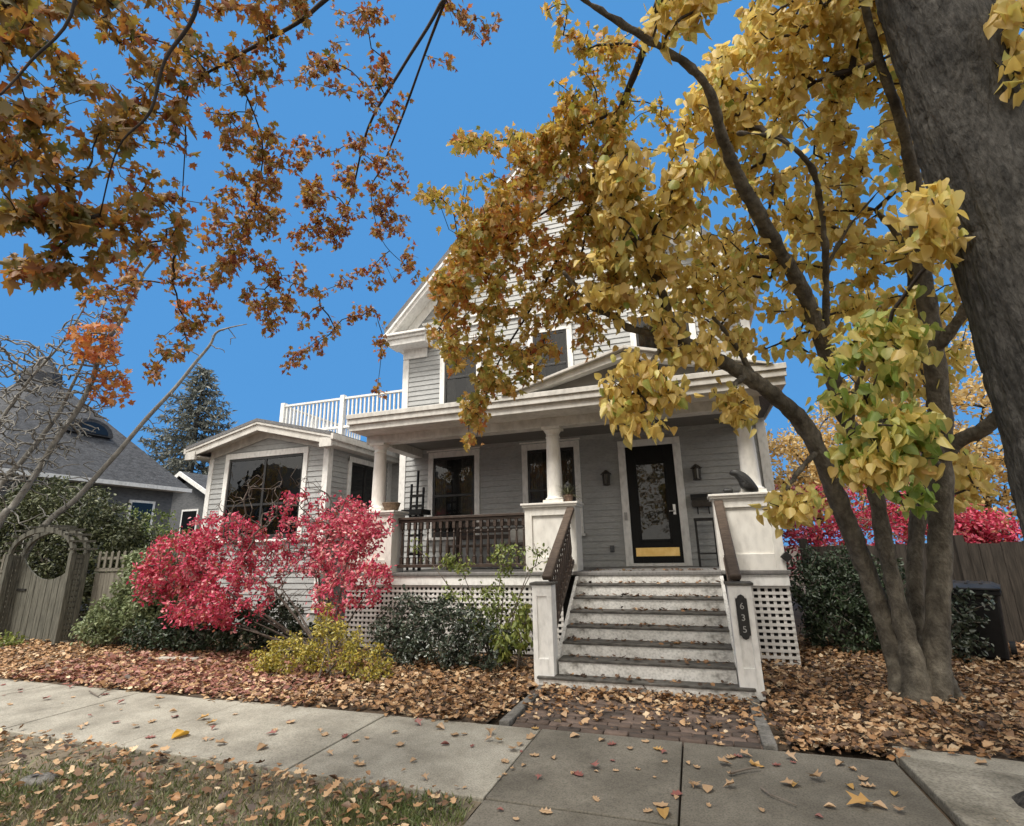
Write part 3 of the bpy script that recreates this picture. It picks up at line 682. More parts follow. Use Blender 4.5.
for s in (-1, 1):
    e = acx+s*ah
    for (d0, d1, ya, yb) in ((-.10,.099,aF,aF+.04),(.04,.099,aF-.03,aF-.001),(.0,.03,aF+.041,AY+.01)):
        p = [(e, az0+d0),(acx, az1+d0),(acx, az1+d1),(e, az0+d1)]
        mb.prism(p if s < 0 else p[::-1], ya, yb)
    p = [(e-s*.36, az0-.2+.09),(acx, az1-.2),(acx, az1-.001),(e-s*.36, az0+.085)]
    mb.prism(p if s < 0 else p[::-1], AY-.05, AY-.022)
    xa, xb = sorted((e, e-s*.03)); mb.box(xa, xb, aF+.041, 11.4, az0-.10, az0+.098)
    xa, xb = sorted((e-s*.031, e-s*.36)); mb.box(xa, xb, aF+.041, 11.4, az0-.08, az0-.05)
    xa, xb = sorted((e+s*.02, e-s*.28)); mb.box(xa, xb, aF-.02, aF+.039, az0-.14, az0+.05)
    xa, xb = sorted((e+s*.07, e+s*.001)); mb.box(xa, xb, aF-.03, 11.4, az0+.0, az0+.13)
mb.build('eave_trim', 'trimgrey', rw, bevel=.005)
mb = MB(); by = 10.55; z0, z1 = 4.55, 5.42
mb.box(-10.05, -6.05, by-.04, by+.04, z1-.05, z1); mb.box(-10.05, -6.05, by-.03, by+.03, z0+.06, z0+.12)
bl = mb.build('roof_balustrade', 'trim', house)
for x in (-10.05, -8.15, -6.08):
    b = MB(); b.box(x-.06, x+.06, by-.06, by+.06, 4.1, z1+.06); b.build('post', 'trim', bl)
for i in range(32):
    x = -9.93+i*.122
    if abs(x+8.15) < .07: continue
    b = MB(); b.box(x-.02, x+.02, by-.02, by+.02, z0+.12, z1-.05); b.build('picket', 'trim', bl)
b = MB(); b.box(-10.09,-10.01,by+.061,14,z1-.05,z1); b.box(-10.08,-10.02,by+.061,14,z0+.06,z0+.12)
for i in range(26): b.box(-10.07,-10.03,by+.15+i*.13,by+.19+i*.13,z0+.12,z1-.05)
b.build('side_rail', 'trim', bl)

# ================================================================== THINGS ON THE PORCH
def lantern(x, z, lab):
    t = empty('wall_lantern', (x, WY-.02, z), lab, 'wall lamp', 'lanterns beside the front door')
    y = WY-.12
    b = MB(); b.box(x-.05, x+.05, WY-.035, WY-.0205, z-.09, z+.09); b.tube([(x,WY-.03,z+.05),(x,y,z+.09),(x,y,z+.11)], .012, 8); b.build('bracket', 'bronze', t)
    b = MB(); b.lathe([(.012,.17),(.03,.155),(.095,.10),(.10,.085),(.07,.08)][::-1], (x, y, z), 8)
    b.lathe([(.05,-.13),(.072,-.12),(.072,-.10),(.06,-.095)], (x, y, z), 8)
    for k in range(8):
        a = 2*PI*k/8; b.bar((x+.058*math.cos(a), y+.058*math.sin(a), z-.1), (x+.068*math.cos(a), y+.068*math.sin(a), z+.085), .011, .011)
    b.build('lantern_cage', 'bronze', t)
    b = MB(); b.lathe([(.05,-.095),(.058,.08)], (x, y, z), 8); b.build('lamp_glass', 'lampglass', t)
lantern(-1.44, 2.81, 'small dark lantern on the grey wall between the middle porch column and the door')
lantern(.19, 2.81, 'small dark lantern on the grey wall right of the door above the mailbox')
t = empty('mailbox', (.21, WY-.02, 2.2), 'dark brown mailbox hung on the wall between the front door and the right pier', 'mailbox')
b = MB(); b.prism([(WY-.16,2.21),(WY-.0205,2.21),(WY-.0205,2.43),(WY-.16,2.36)], .05, .40, 'x'); b.build('box', 'bronze', t, bevel=.008)
b = MB(); b.prism([(WY-.175,2.33),(WY-.17,2.365),(WY-.02,2.445),(WY-.02,2.43),(WY-.163,2.355)], .04, .41, 'x'); b.build('lid', 'iron', t)
for x in (.14, .33):
    b = MB(); b.tube([(x,WY-.03,2.21),(x,WY-.03,2.12),(x,WY-.07,2.09),(x,WY-.10,2.12)], .009, 6); b.build('newspaper_hook', 'iron', t)
t = empty('plant_stand', (.21, 9.6, DK), 'tall narrow black stand on the porch floor below the mailbox', 'stand')
b = MB(); b.box(.05, .40, 9.42, 9.75, 1.96, 2.0); b.build('top', 'iron', t, bevel=.006)
for x in (.075, .375):
    for y in (9.445, 9.725):
        b = MB(); b.box(x-.018, x+.018, y-.018, y+.018, DK+.001, 1.959); b.build('leg', 'iron', t)
b = MB(); b.box(.094, .356, 9.44, 9.73, 1.40, 1.42); b.build('shelf', 'iron', t)
b = MB(); b.box(-1.47,-1.39,WY-.045,WY-.0205,1.46,1.58); b.box(-1.455,-1.405,WY-.055,WY-.046,1.475,1.565)
tag(b.build('power_outlet', 'shingle', bevel=.005), 'small grey outlet cover low on the porch wall left of the door', 'outlet')
# potted plant on the middle pier
px_, py_, pz_ = -1.83, PY+.17, 2.259
t = empty('potted_plant', (px_, py_, pz_), 'spiky potted plant with thin arching leaves on the middle porch pier', 'plant')
b = MB(); b.lathe([(.055,0),(.08,.10),(.085,.10),(.085,.12),(.07,.12)], (px_, py_, pz_), 16); b.build('pot', 'terracotta', t)
mb = MB()
for i in range(60):
    a = rnd.uniform(0, 2*PI); el = rnd.uniform(.1, 1.3); L = rnd.uniform(.2, .40); pts = []
    for k in range(6):
        f = k/5; r = L*f*math.cos(el)*(1-.15*f); z = .11+L*f*math.sin(el)-.30*f*f*L
        pts.append(Vector((px_+r*math.cos(a), py_+r*math.sin(a), pz_+max(z, .03))))
    sd = Vector((-math.sin(a), math.cos(a), 0)); vs = []
    for k, p in enumerate(pts): wd = .009*(1-.8*(k/5)**2); vs += [p-sd*wd, p+sd*wd]
    mb.add(vs, [(2*k, 2*k+1, 2*k+3, 2*k+2) for k in range(5)])
M['spider'] = surf('olive blade leaves', (.05, .055, .025), (.22, .22, .12), 8, .5, 0)
mb.build('foliage', 'spider', t)
# crow figure on the right pier
cxp, cyp, czp = .765, PY+.01, 2.259
def skin_body(name, pts, edges, mat, parent=None, sub=2):
    me = bpy.data.meshes.new(name); me.from_pydata([p for p, r in pts], edges, [])
    o = bpy.data.objects.new(name, me); COL.objects.link(o); me.materials.append(M[mat])
    o.modifiers.new('skin', 'SKIN')
    for v, (p, r) in zip(me.skin_vertices[0].data, pts): v.radius = (r, r) if not isinstance(r, tuple) else r
    me.skin_vertices[0].data[0].use_root = True
    s = o.modifiers.new('sub', 'SUBSURF'); s.levels = sub; s.render_levels = sub
    if parent: o.parent = parent; o.location = -wloc(parent)
    return o
def L3(x, y, z): return (cxp+x, cyp+y, czp+z)
o = skin_body('bird_figure', [(L3(.06,0,.12), .115),(L3(.02,0,.20), .095),(L3(-.05,0,.275), .07),(L3(-.11,0,.30), .058),(L3(-.17,0,.285), .022),(L3(.12,0,.05), .08),(L3(.19,0,.015), .03),(L3(.045,0,.03), .09)],
     [(0,1),(1,2),(2,3),(3,4),(0,5),(5,6),(0,7)], 'iron')
tag(o, 'black bird figure leaning forward on top of the right porch pier', 'figurine')
bx, bz = .56, 2.259
o = skin_body('stone_figure', [((bx,cyp,bz+.04), .045),((bx-.07,cyp,bz+.03), .032),((bx+.06,cyp,bz+.035), .035)], [(0,1),(0,2)], 'iron')
tag(o, 'small dark lump of a figure beside the black bird on the pier', 'figurine')
# dark ornament on the side of the right pier
t = empty('flood_lamp', (1.17, PY+.0, 1.38), 'small black square lamp turned on its corner at the edge of the right pier', 'lamp')
b = MB(); b.prism([(1.17,1.30),(1.245,1.375),(1.17,1.45),(1.095,1.375)], PY-.075, PY-.015); b.build('housing', 'iron', t, bevel=.006)
b = MB(); b.tube([(1.17,PY-.02,1.375),(1.17,PY+.06,1.375)], .02, 8); b.build('bracket', 'iron', t)
# ladder-back chair, basket, bench behind the railing
t = empty('tall_rack', (-5.05, 9.1, DK), 'tall thin black slatted rack standing on the porch by the left corner', 'rack')
for x, zt2 in ((-5.24, 2.86),(-5.1, 3.12),(-4.97, 2.78)):
    b = MB(); b.bar((x-.02,9.05,DK), (x,9.1,zt2), .035, .035); b.build('upright', 'iron', t)
for z in (1.5, 1.85, 2.2, 2.42, 2.62):
    b = MB(); b.bar((-5.26,9.10-.02,z), (-4.95,9.10-.02,z), .03, .05); b.build('slat', 'iron', t)
b = MB(); b.box(-5.32,-4.88,8.85,9.25,2.24,2.34); b.build('shelf', 'iron', t)
for x in (-5.28,-4.92):
    b = MB(); b.box(x-.02,x+.02,8.87,8.91,DK+.001,2.239); b.build('leg', 'iron', t)
t = empty('basket', (-5.2, PY+.25, 2.259), 'low brown wicker basket sitting on the left porch pier', 'basket')
b = MB(); b.lathe([(.11,0),(.15,.10),(.165,.15),(.15,.15),(.13,.03)], (-5.17, PY+.26, 2.259), 20); b.build('bowl', 'wicker', t)
b = MB(); b.tube([(-5.17+.155*math.cos(a), PY+.26+.155*math.sin(a), 2.259+.15) for a in np.linspace(0, 2*PI, 25)], .013, 6); b.build('rim', 'wicker', t)
t = empty('porch_bench', (-3.5, 9.2, DK), 'dark brown wooden bench behind the porch railing', 'bench')
b = MB(); b.box(-4.4,-2.7,8.95,9.4,1.60,1.65); b.build('seat', 'brownwood', t, bevel=.01)
b = MB()
for z in (1.75,1.87,1.99): b.box(-4.4,-2.7,9.40,9.43,z,z+.08)
b.build('backrest', 'brownwood', t, bevel=.006)
for x in (-4.36,-2.74):
    for y in (8.99, 9.41):
        b = MB(); b.box(x-.03,x+.03,y-.025,y+.025,DK+.001,1.599 if y < 9.2 else 2.08); b.build('leg', 'brownwood', t)
b = MB(); b.box(-3.22,-2.88,9.2,9.38,1.652,1.92); tag(b.build('cushion', 'cushion', bevel=.06), 'pale square cushion propped on the bench behind the railing', 'cushion')
# number plaque
nx, ny = .424, 6.30
t = empty('number_plaque', (nx, ny, .62), 'black house number plaque reading 635 on the right stair post', 'house number')
b = MB(); pts = [(-.055,.62),(-.04,.615),(-.03,.59),(0,.575),(.03,.59),(.04,.615),(.055,.62),(.055,.985),(.04,.99),(.03,1.015),(0,1.03),(-.03,1.015),(-.04,.99),(-.055,.985)]
b.prism([(nx+x, z) for x, z in pts], ny-.012, ny-.0005); b.build('plate', 'iron', t, bevel=.003)
for ch, z in zip('635', (.882,.765,.648)):
    cu = bpy.data.curves.new('digit', 'FONT'); cu.body = ch; cu.size = .092; cu.extrude = .003; cu.align_x = 'CENTER'; cu.materials.append(M['dig'])
    tmp = bpy.data.objects.new('digit', cu); COL.objects.link(tmp); bpy.context.view_layer.update()
    me = bpy.data.meshes.new_from_object(tmp.evaluated_get(bpy.context.evaluated_depsgraph_get())); bpy.data.objects.remove(tmp)
    me.name = 'numeral'; o = bpy.data.objects.new('numeral', me); COL.objects.link(o); o.parent = t
    o.rotation_euler = (PI/2, 0, 0); o.location = (0, -.0155, z-.62)

# ================================================================== GATE, FENCES, BIN, NEIGHBOURS
gx0, gx1, gy0, gy1, gz = -13.05, -11.18, 6.8, 7.04, 1.66
t = empty('garden_gate', ((gx0+gx1)/2, 7.1, 0), 'weathered wooden arbour gate with round arched top and dipped board door', 'gate')
gc = (gx0+gx1)/2; gr = (gx1-gx0)/2
for y in (gy0, gy1):
    for x in (gx0, gx1):
        b = MB(); b.box(x-.045, x+.045, y-.045, y+.045, 0, gz); b.build('post', 'gatewood', t, bevel=.006)
    b = MB(); A = np.linspace(0, PI, 17)
    for a, c in zip(A[:-1], A[1:]):
        p = [(gc+(gr+r)*math.cos(q), gz+(.46+r)*math.sin(q)) for q, r in ((a,-.05),(a,.05),(c,.05),(c,-.05))]
        b.prism(p, y-.025, y+.025)
    b.build('arch', 'gatewood', t)
for i, a in enumerate(np.linspace(.12, PI-.12, 11)):
    b = MB(); x = gc+(gr+.075)*math.cos(a); z = gz+(.46+.075)*math.sin(a)
    b.box(x-.025, x+.025, gy0-.12, gy1+.12, z-.02, z+.02); b.build('slat', 'gatewood', t)
for x in (gx0, gx1):
    b = MB()
    for k in range(3): y = gy0+.08+k*.045; b.box(x-.008, x+.008, y-.016, y+.016, .1, gz-.02)
    for k in range(16): z = .12+k*.098; b.box(x-.022 if x < gc else x+.0085, x-.0085 if x < gc else x+.022, gy0+.05, gy1-.05, z-.03, z+.03)
    b.build('trellis_panel', 'gatewood', t)
b = MB(); n = 10; lx0, lx1 = gx0+.06, gx1-.06; wd = (lx1-lx0)/n
for k in range(n):
    xa = lx0+k*wd; u = ((k+.5)/n-.5)*2; zt2 = 1.16+.42*u*u; zl = 1.16+.42*((k/n-.5)*2)**2; zr = 1.16+.42*(((k+1)/n-.5)*2)**2
    b.prism([(xa+.007,.05),(xa+wd-.007,.05),(xa+wd-.007,zr),(xa+.007,zl)], gy1-.03+rnd.uniform(-.003,.003), gy1-.008)
dl = b.build('gate_leaf', 'gatewood', t)
b = MB(); b.box(lx0+.02, lx0+.3, gy1-.05, gy1-.034, .95, .99); b.build('latch', 'iron', dl)
def picket_fence(x0, x1, y, lab, top=1.68):
    t = empty('picket_fence', ((x0+x1)/2, y, 0), lab, 'fence')
    b = MB(); x = x0
    while x < x1-.05: b.box(x+.004, min(x+.14, x1)-.004, y-.012, y+.012, .03, 1.28+rnd.uniform(-.01,.01)); x += .14
    b.build('board_panel', 'fencewood', t)
    b = MB(); b.box(x0, x1, y-.03, y+.03, 1.30, 1.36); b.box(x0, x1, y-.02, y+.02, top-.16, top-.11); b.build('rail', 'fencewood', t)
    x = x0+.08
    while x < x1:
        b = MB(); b.prism([(x-.03,1.361),(x+.03,1.361),(x+.03,top-.03),(x,top),(x-.03,top-.03)], y-.038, y-.021); b.build('picket', 'fencewood', t); x += .17
    return t
picket_fence(-11.10, -8.2, 7.22, 'weathered grey picket topped fence between the arched gate and the white wing')
picket_fence(-15.6, -13.12, 7.05, 'weathered grey picket fence left of the arched gate')
t = empty('board_fence', (5, 10.3, 0), 'dark brown vertical board fence behind the black bin and the yellow tree', 'fence')
b = MB(); x = 1.75
while x < 11: b.box(x+.003, x+.137, 10.29+rnd.uniform(-.006,.006), 10.315, .04, 1.50+rnd.uniform(-.02,.02)); x += .14
b.build('board_panel', 'fencebrown', t)
for x in (1.8, 4.0, 6.2, 8.4):
    b = MB(); b.box(x-.06, x+.06, 10.19, 10.28, 0, 1.62); b.build('post', 'fencebrown', t)
# bin
B = MB(); ang = -.42; bc = Vector((3.50, 9.0, 0))
def rot(x, y, z): return (bc.x+x*math.cos(ang)-y*math.sin(ang), bc.y+x*math.sin(ang)+y*math.cos(ang), z)
def rbox(mb, x0, x1, y0, y1, z0, z1, tx=0, ty=0):
    mb.add([rot(x0+tx,y0+ty,z0),rot(x1-tx,y0+ty,z0),rot(x1-tx,y1-ty,z0),rot(x0+tx,y1-ty,z0),rot(x0,y0,z1),rot(x1,y0,z1),rot(x1,y1,z1),rot(x0,y1,z1)],
           [(0,3,2,1),(4,5,6,7),(0,1,5,4),(1,2,6,5),(2,3,7,6),(3,0,4,7)])
t = empty('trash_bin', tuple(bc), 'black wheeled rubbish bin with a shiny lid in front of the board fence', 'bin')
rbox(B,-.30,.30,-.34,.34,.06,.90,.05,.06); B.build('body', 'plastic', t, bevel=.03)
B = MB(); rbox(B,-.325,.325,-.37,.37,.84,.905); B.build('rim', 'plastic', t, bevel=.012)
B = MB(); rbox(B,-.33,.33,-.39,.38,.908,.935); B.add([rot(-.33,-.39,.935),rot(.33,-.39,.935),rot(.33,.38,.935),rot(-.33,.38,.935),rot(-.24,-.28,.985),rot(.24,-.28,.985),rot(.24,.28,.985),rot(-.24,.28,.985)],[(4,5,6,7),(0,1,5,4),(1,2,6,5),(2,3,7,6),(3,0,4,7)])
for x in (-.15, 0, .15): rbox(B, x-.02, x+.02, -.29, .29, .98, .995)
B.build('lid', 'lidplastic', t, bevel=.01)
B = MB(); rbox(B,-.11,.11,-.325,-.30,.50,.53); B.build('grab_bar', 'steel', t)
for s in (-.3, .3):
    B = MB(); B.tube([rot(s-.03,.3,.11),rot(s+.03,.3,.11)], .11, 20); B.build('wheel', 'plastic', t)
# neighbour house with steep hipped roof
nb = empty('neighbour_house', (-22, 11.5, 0), 'grey shingled house with a steep pyramid roof behind the left hedge', 'house')
ex, y0, y1, ez = -17.6, 8.3, 14.3, 3.95; apx, apy, apz = -22.2, 11.4, 8.15
b = MB(); b.box(-26.5, -18.0, 8.7, 13.9, 0, 3.95); b.build('wall', 'shingle', nb)
b = MB(); b.add([(ex,y0,ez),(ex,y1,ez),(-26.9,y1,ez),(-26.9,y0,ez),(apx,apy-.25,apz),(apx,apy+.25,apz),(apx-.3,apy+.25,apz),(apx-.3,apy-.25,apz)], [(0,1,5,4),(1,2,6,5),(2,3,7,6),(3,0,4,7),(4,5,6,7),(0,3,2,1)])
r = b.build('roof', 'roofdark', nb)
b = MB(); b.box(ex-.02, ex+.03, y0, y1, ez-.10, ez+.03); b.box(-26.9, ex-.021, y0-.03, y0+.02, ez-.16, ez+.03); b.box(ex-.4, ex-.021, y0+.1, y1-.1, ez-.1, ez-.05); b.build('gutter', 'trim', r)
b = MB(); b.lathe([(.55,-.35),(.62,-.3),(.6,.05),(.04,.75),(.01,.8)], (apx-.15, apy, apz), 8); b.build('roof_cap', 'roofdark', r)
b = MB(); dcx, dcy, dcz = -19.9, 11.6, 5.7
A = np.linspace(0, PI, 12); b.prism([(dcy+.75*math.cos(a), dcz+.55*math.sin(a)) for a in A], dcx-1.2, dcx+.55, 'x'); d = b.build('dormer', 'roofdark', r)
b = MB(); b.prism([(dcy+.55*math.cos(a), dcz+.05+.38*math.sin(a)) for a in A], dcx+.551, dcx+.58, 'x'); b.build('dormer_window', 'glass', d)
for y in (9.6, 11.2, 12.8):
    b = MB(); b.box(-17.999,-17.95,y-.45,y+.45,2.2,3.45); f = b.build('window', 'trim', nb)
    b = MB(); b.box(-17.949,-17.94,y-.36,y+.36,2.28,3.37); b.build('pane', 'glass', f)
nb = empty('gabled_house', (-20.5, 20, 0), 'small grey gabled house with white rake boards beside the spruce', 'house')
b = MB(); b.prism([(-23.0,0),(-20.1,0),(-20.1,4.1),(-21.75,5.0),(-23.0,4.3)], 17.5, 24); b.box(-20.099,-14,18.5,24,0,4.0); b.build('wall', 'shingle', nb)
b = MB(); b.prism([(-23.4,4.2),(-22.0,5.2),(-22.0,5.34),(-23.45,4.32)], 17.2, 24); b.prism([(-22.0,5.2),(-19.7,3.95),(-19.7,4.09),(-22.0,5.34)], 17.2, 24)
b.add([(-19.6,18.1,3.9),(-13.8,18.1,3.9),(-13.8,21,6.4),(-21.0,21,6.4)], [(0,1,2,3)]); r = b.build('roof', 'roofdark', nb)
b = MB(); b.prism([(-23.45,4.1),(-22.0,5.13),(-22.0,5.33),(-23.47,4.3)], 17.13, 17.195); b.prism([(-22.0,5.13),(-19.66,3.86),(-19.66,4.06),(-22.0,5.33)], 17.13, 17.195); b.box(-19.66,-14,18.03,18.09,3.75,3.93); b.build('rake_board', 'trim', r)
for x in (-21.4, -18.9, -17.6):
    yy = 17.5 if x < -20.2 else 18.5
    b = MB(); b.box(x-.5, x+.5, yy-.05, yy-.001, 2.3, 3.6); f = b.build('window', 'trim', nb)
    b = MB(); b.box(x-.42, x+.42, yy-.058, yy-.051, 2.38, 3.52); b.build('pane', 'glass', f)
b = MB(); b.bar((-7.9,6.25,.05), (-7.25,6.42,.045), .14, .04)
tag(b.build('wood_plank', 'lumber', bevel=.006), 'short bleached wooden plank lying in the leaves under the red shrub', 'plank')
b = MB(); b.lathe([(.10,-.03),(.17,-.02),(.19,.02),(.15,.045),(.05,.05)], (-4.72, 2.93, -.02), 12)
o = b.build('flat_stone', 'stone', smooth=True, bevel=0); o.scale = (.72, .5, .8); o.rotation_euler = (0, 0, .3)
tag(o, 'flat grey stone lying in the grass of the verge', 'stone')

# ================================================================== TREES
def in_poly(px, py, poly):
    r = np.zeros(len(px), bool); n = len(poly)
    for i in range(n):
        x1, y1 = poly[i]; x2, y2 = poly[(i+1) % n]
        c = ((y1 > py) != (y2 > py)) & (px < (x2-x1)*(py-y1)/((y2-y1)+1e-9)+x1); r ^= c
    return r
def sample_region(poly, holes, n, dfun):
    P = np.array(poly, float); lo = P.min(0); hi = P.max(0); out = []
    while len(out) < n:
        q = rng.uniform(lo, hi, size=(4*n, 2)); k = in_poly(q[:, 0], q[:, 1], poly)
        for (a, b, c, d) in holes:
            k &= (((q[:, 0]-(a+c)/2)/((c-a)/2))**2+((q[:, 1]-(b+d)/2)/((d-b)/2))**2 > 1.0)
        out += [tuple(v) for v in q[k]]
    return np.array([at(x, y, dfun(x, y)) for x, y in out[:n]])
def twig_leaves(Pend, Pprev, per, spread, size, T, down=.9, rnd_t=.6, aspect=1.0):
    n = len(Pend); base = np.repeat(Pend, per, 0); prev = np.repeat(Pprev, per, 0)
    d = prev-base; L = np.linalg.norm(d, axis=1, keepdims=True)+1e-6; d = d/L*np.minimum(L, spread*3)
    p = base+d*rng.uniform(0, 1, (len(base), 1))+rng.normal(size=base.shape)*spread*.45
    return p, hang(len(p), down, rnd_t), size*rng.uniform(.65, 1.25, len(p))
def bark_tree(root, limbs, mat, sides=16, name='trunk'):
    return limb_mesh(limbs, sides).build(name, mat, root, smooth=True)

# ---- yellow multi stemmed tree
yt = empty('yellow_tree', (2.1, 6.95, 0), 'multi stemmed tree with drooping yellow heart shaped leaves right of the steps', 'tree')
YL = [
 [(905,708,7.15,.26),(902,680,7.2,.19),(891,640,7.2,.15),(862,560,7.1,.135),(838,500,6.9,.125),(818,450,6.7,.12),(800,420,6.6,.12),(772,394,6.3,.105),(745,375,6.1,.095),(712,356,5.9,.08),(682,340,5.7,.06),(655,334,5.6,.05),(629,328,5.5,.045),(612,316,5.4,.035),(590,306,5.3,.025),(563,271,5.2,.012)],
 [(918,708,7.1,.27),(915,675,7.1,.20),(905,630,7.1,.14),(888,560,7.0,.115),(873,480,6.9,.105),(858,440,6.8,.10),(845,417,6.7,.10),(828,363,6.5,.095),(808,302,6.2,.088),(783,256,5.9,.08),(760,217,5.6,.078),(740,180,5.4,.072),(725,145,5.2,.062),(703,80,4.9,.046),(652,42,4.7,.036),(585,0,4.5,.03),(530,-50,4.3,.025)],
 [(828,363,6.5,.06),(826,332,6.4,.045),(826,268,6.2,.04),(821,205,6.0,.035),(809,164,5.8,.03),(777,138,5.6,.022),(736,133,5.4,.012)],
 [(826,268,6.2,.03),(850,225,6.3,.02),(880,190,6.3,.012)],
 [(936,708,7.2,.29),(936,670,7.2,.21),(938,600,7.2,.17),(940,540,7.2,.165),(941,480,7.1,.16),(940,420,7.0,.15),(932,340,6.8,.13),(922,270,6.7,.115),(915,190,6.5,.095),(903,130,6.4,.075),(880,60,6.3,.055),(860,-10,6.2,.04)],
 [(940,460,7.05,.12),(957,442,7.0,.11),(985,428,6.9,.10),(1015,400,6.8,.085),(1050,360,6.7,.06)],
 [(934,350,6.8,.09),(955,325,6.7,.08),(978,288,6.6,.065),(1000,230,6.5,.04)],
 [(925,700,7.35,.22),(918,640,7.5,.14),(915,560,7.5,.12),(923,480,7.5,.115),(936,420,7.4,.11),(918,330,7.4,.07),(905,250,7.3,.05),(875,210,7.2,.03)],
 [(671,330,5.8,.06),(664,300,5.7,.05),(648,262,5.5,.042),(632,233,5.4,.03),(610,205,5.2,.015)],
 [(800,420,6.6,.05),(760,385,6.3,.04),(735,345,6.0,.03),(700,300,5.6,.018)],
 [(872,480,6.9,.05),(850,440,6.3,.04),(860,380,5.7,.03),(870,340,5.2,.02)],
 [(941,470,7.1,.06),(915,440,6.3,.045),(890,420,5.4,.03),(880,425,4.6,.02)],
 [(818,450,6.7,.04),(800,470,6.3,.03),(785,492,5.9,.015)],
 [(712,356,5.9,.05),(690,352,5.5,.035),(660,350,5.2,.025),(640,385,5.1,.012)],
 [(745,375,6.1,.04),(735,385,5.7,.025),(730,400,5.5,.012)],
]
YL = [pxlimb(l) for l in YL]
for a_, L_ in ((200, .30), (255, .36), (310, .34), (10, .30), (70, .3), (130, .3)):
    ca_, sa_ = math.cos(math.radians(a_)), math.sin(math.radians(a_))
    YL.append(([np.array([2.12+ca_*.10, 6.98+sa_*.1, .42]), np.array([2.12+ca_*.24, 6.98+sa_*.24, .13]), np.array([2.12+ca_*L_, 6.98+sa_*L_, .02]), np.array([2.12+ca_*(L_+.25), 6.98+sa_*(L_+.25), -.05])], [.09, .085, .05, .015]))
tk = bark_tree(yt, YL, 'bark2')
tx2 = bpy.data.textures.new('bark_knots', 'CLOUDS'); tx2.noise_scale = .11; tx2.noise_depth = 4
sb2 = tk.modifiers.new('sub', 'SUBSURF'); sb2.levels = sb2.render_levels = 1
dm2 = tk.modifiers.new('knots', 'DISPLACE'); dm2.texture = tx2; dm2.strength = .045; dm2.texture_coords = 'LOCAL'
holesY = [(827,76,862,97),(888,85,909,103),(870,103,884,116),(865,185,912,226),(815,251,823,268),(872,275,898,297),(933,263,952,308),(828,329,855,353),(798,356,815,370),(848,390,882,413),(947,375,977,388),(772,432,806,466),(705,180,736,203),(715,207,728,222),(600,335,700,372)]
polyY = [(768,-20),(741,38),(702,70),(685,100),(667,138),(626,136),(600,165),(588,205),(582,250),(590,300),(604,325),(640,315),(680,318),(720,335),(765,352),(800,372),(830,385),(880,400),(960,395),(975,300),(960,200),(940,60),(900,-20)]
def dY(x, y): return 5.6+1.9*max(0, min(1, (x-620)/300))+rnd.uniform(-.6, .9)
T1 = np.vstack([sample_region(polyY, holesY, 930, dY), sample_region([(600,175),(740,160),(745,300),(610,315)], holesY, 90, dY), sample_region([(760,-20),(741,38),(702,70),(690,110),(760,150),(860,70),(890,-20)], [], 150, dY)])
subs = [([(652,-10),(705,-10),(705,22),(670,36),(652,30)],18,4.9),([(600,356),(640,350),(690,372),(672,434),(650,436),(617,425),(596,385)],52,5.0),([(657,315),(717,315),(717,356),(660,362)],24,5.4),([(711,385),(750,381),(752,420),(722,424)],16,5.5),
        ([(804,402),(830,345),(870,305),(925,315),(930,360),(880,400),(840,415)],54,5.0),([(838,480),(842,420),(905,405),(947,425),(935,462),(880,478)],74,4.9),([(758,516),(765,488),(820,484),(815,512)],22,5.6),([(880,465),(927,462),(922,508),(890,512)],16,6.4),([(905,200),(940,190),(950,255),(925,270)],20,4.8),([(985,0),(1024,0),(1024,40),(1000,60)],10,5.6),([(945,440),(985,450),(985,500),(950,510)],22,8.0),([(1000,60),(1024,60),(1024,90)],5,5.5)]
for pl, n, d in subs: T1 = np.vstack([T1, sample_region(pl, [], n, lambda x, y, d=d: d+rnd.uniform(-.3, .3))])
g = grow(T1, skel_nodes(YL[:-6]), alpha=.2, r0=.0044, rexp=.40)
V, lv, ls, lt = twig_tubes(g, 5, .03); npmesh('twigs', V, lv, ls, lt, 'twig', yt)
par, allp, rad, order, ns = g
P, tip, sz = twig_leaves(allp[ns:], allp[par[ns:]], 9, .12, .098, T_HEART, 1.0, .42)
n = len(P); tone = np.clip(.55+.17*rng.normal(size=n), 0, 1)
gp = at(870, 360, 5.0); dd = np.linalg.norm(P-gp, axis=1); tone += np.where(dd < .85, .40*rng.uniform(.5, 1, n), 0)
gp = at(905, 490, 6.3); dd = np.linalg.norm(P-gp, axis=1); tone += np.where(dd < .5, .45, 0)
leaves_mix('foliage', P, tip, sz, T_HEARTS, 'lf_yellow', np.clip(tone, 0, 1), yt)

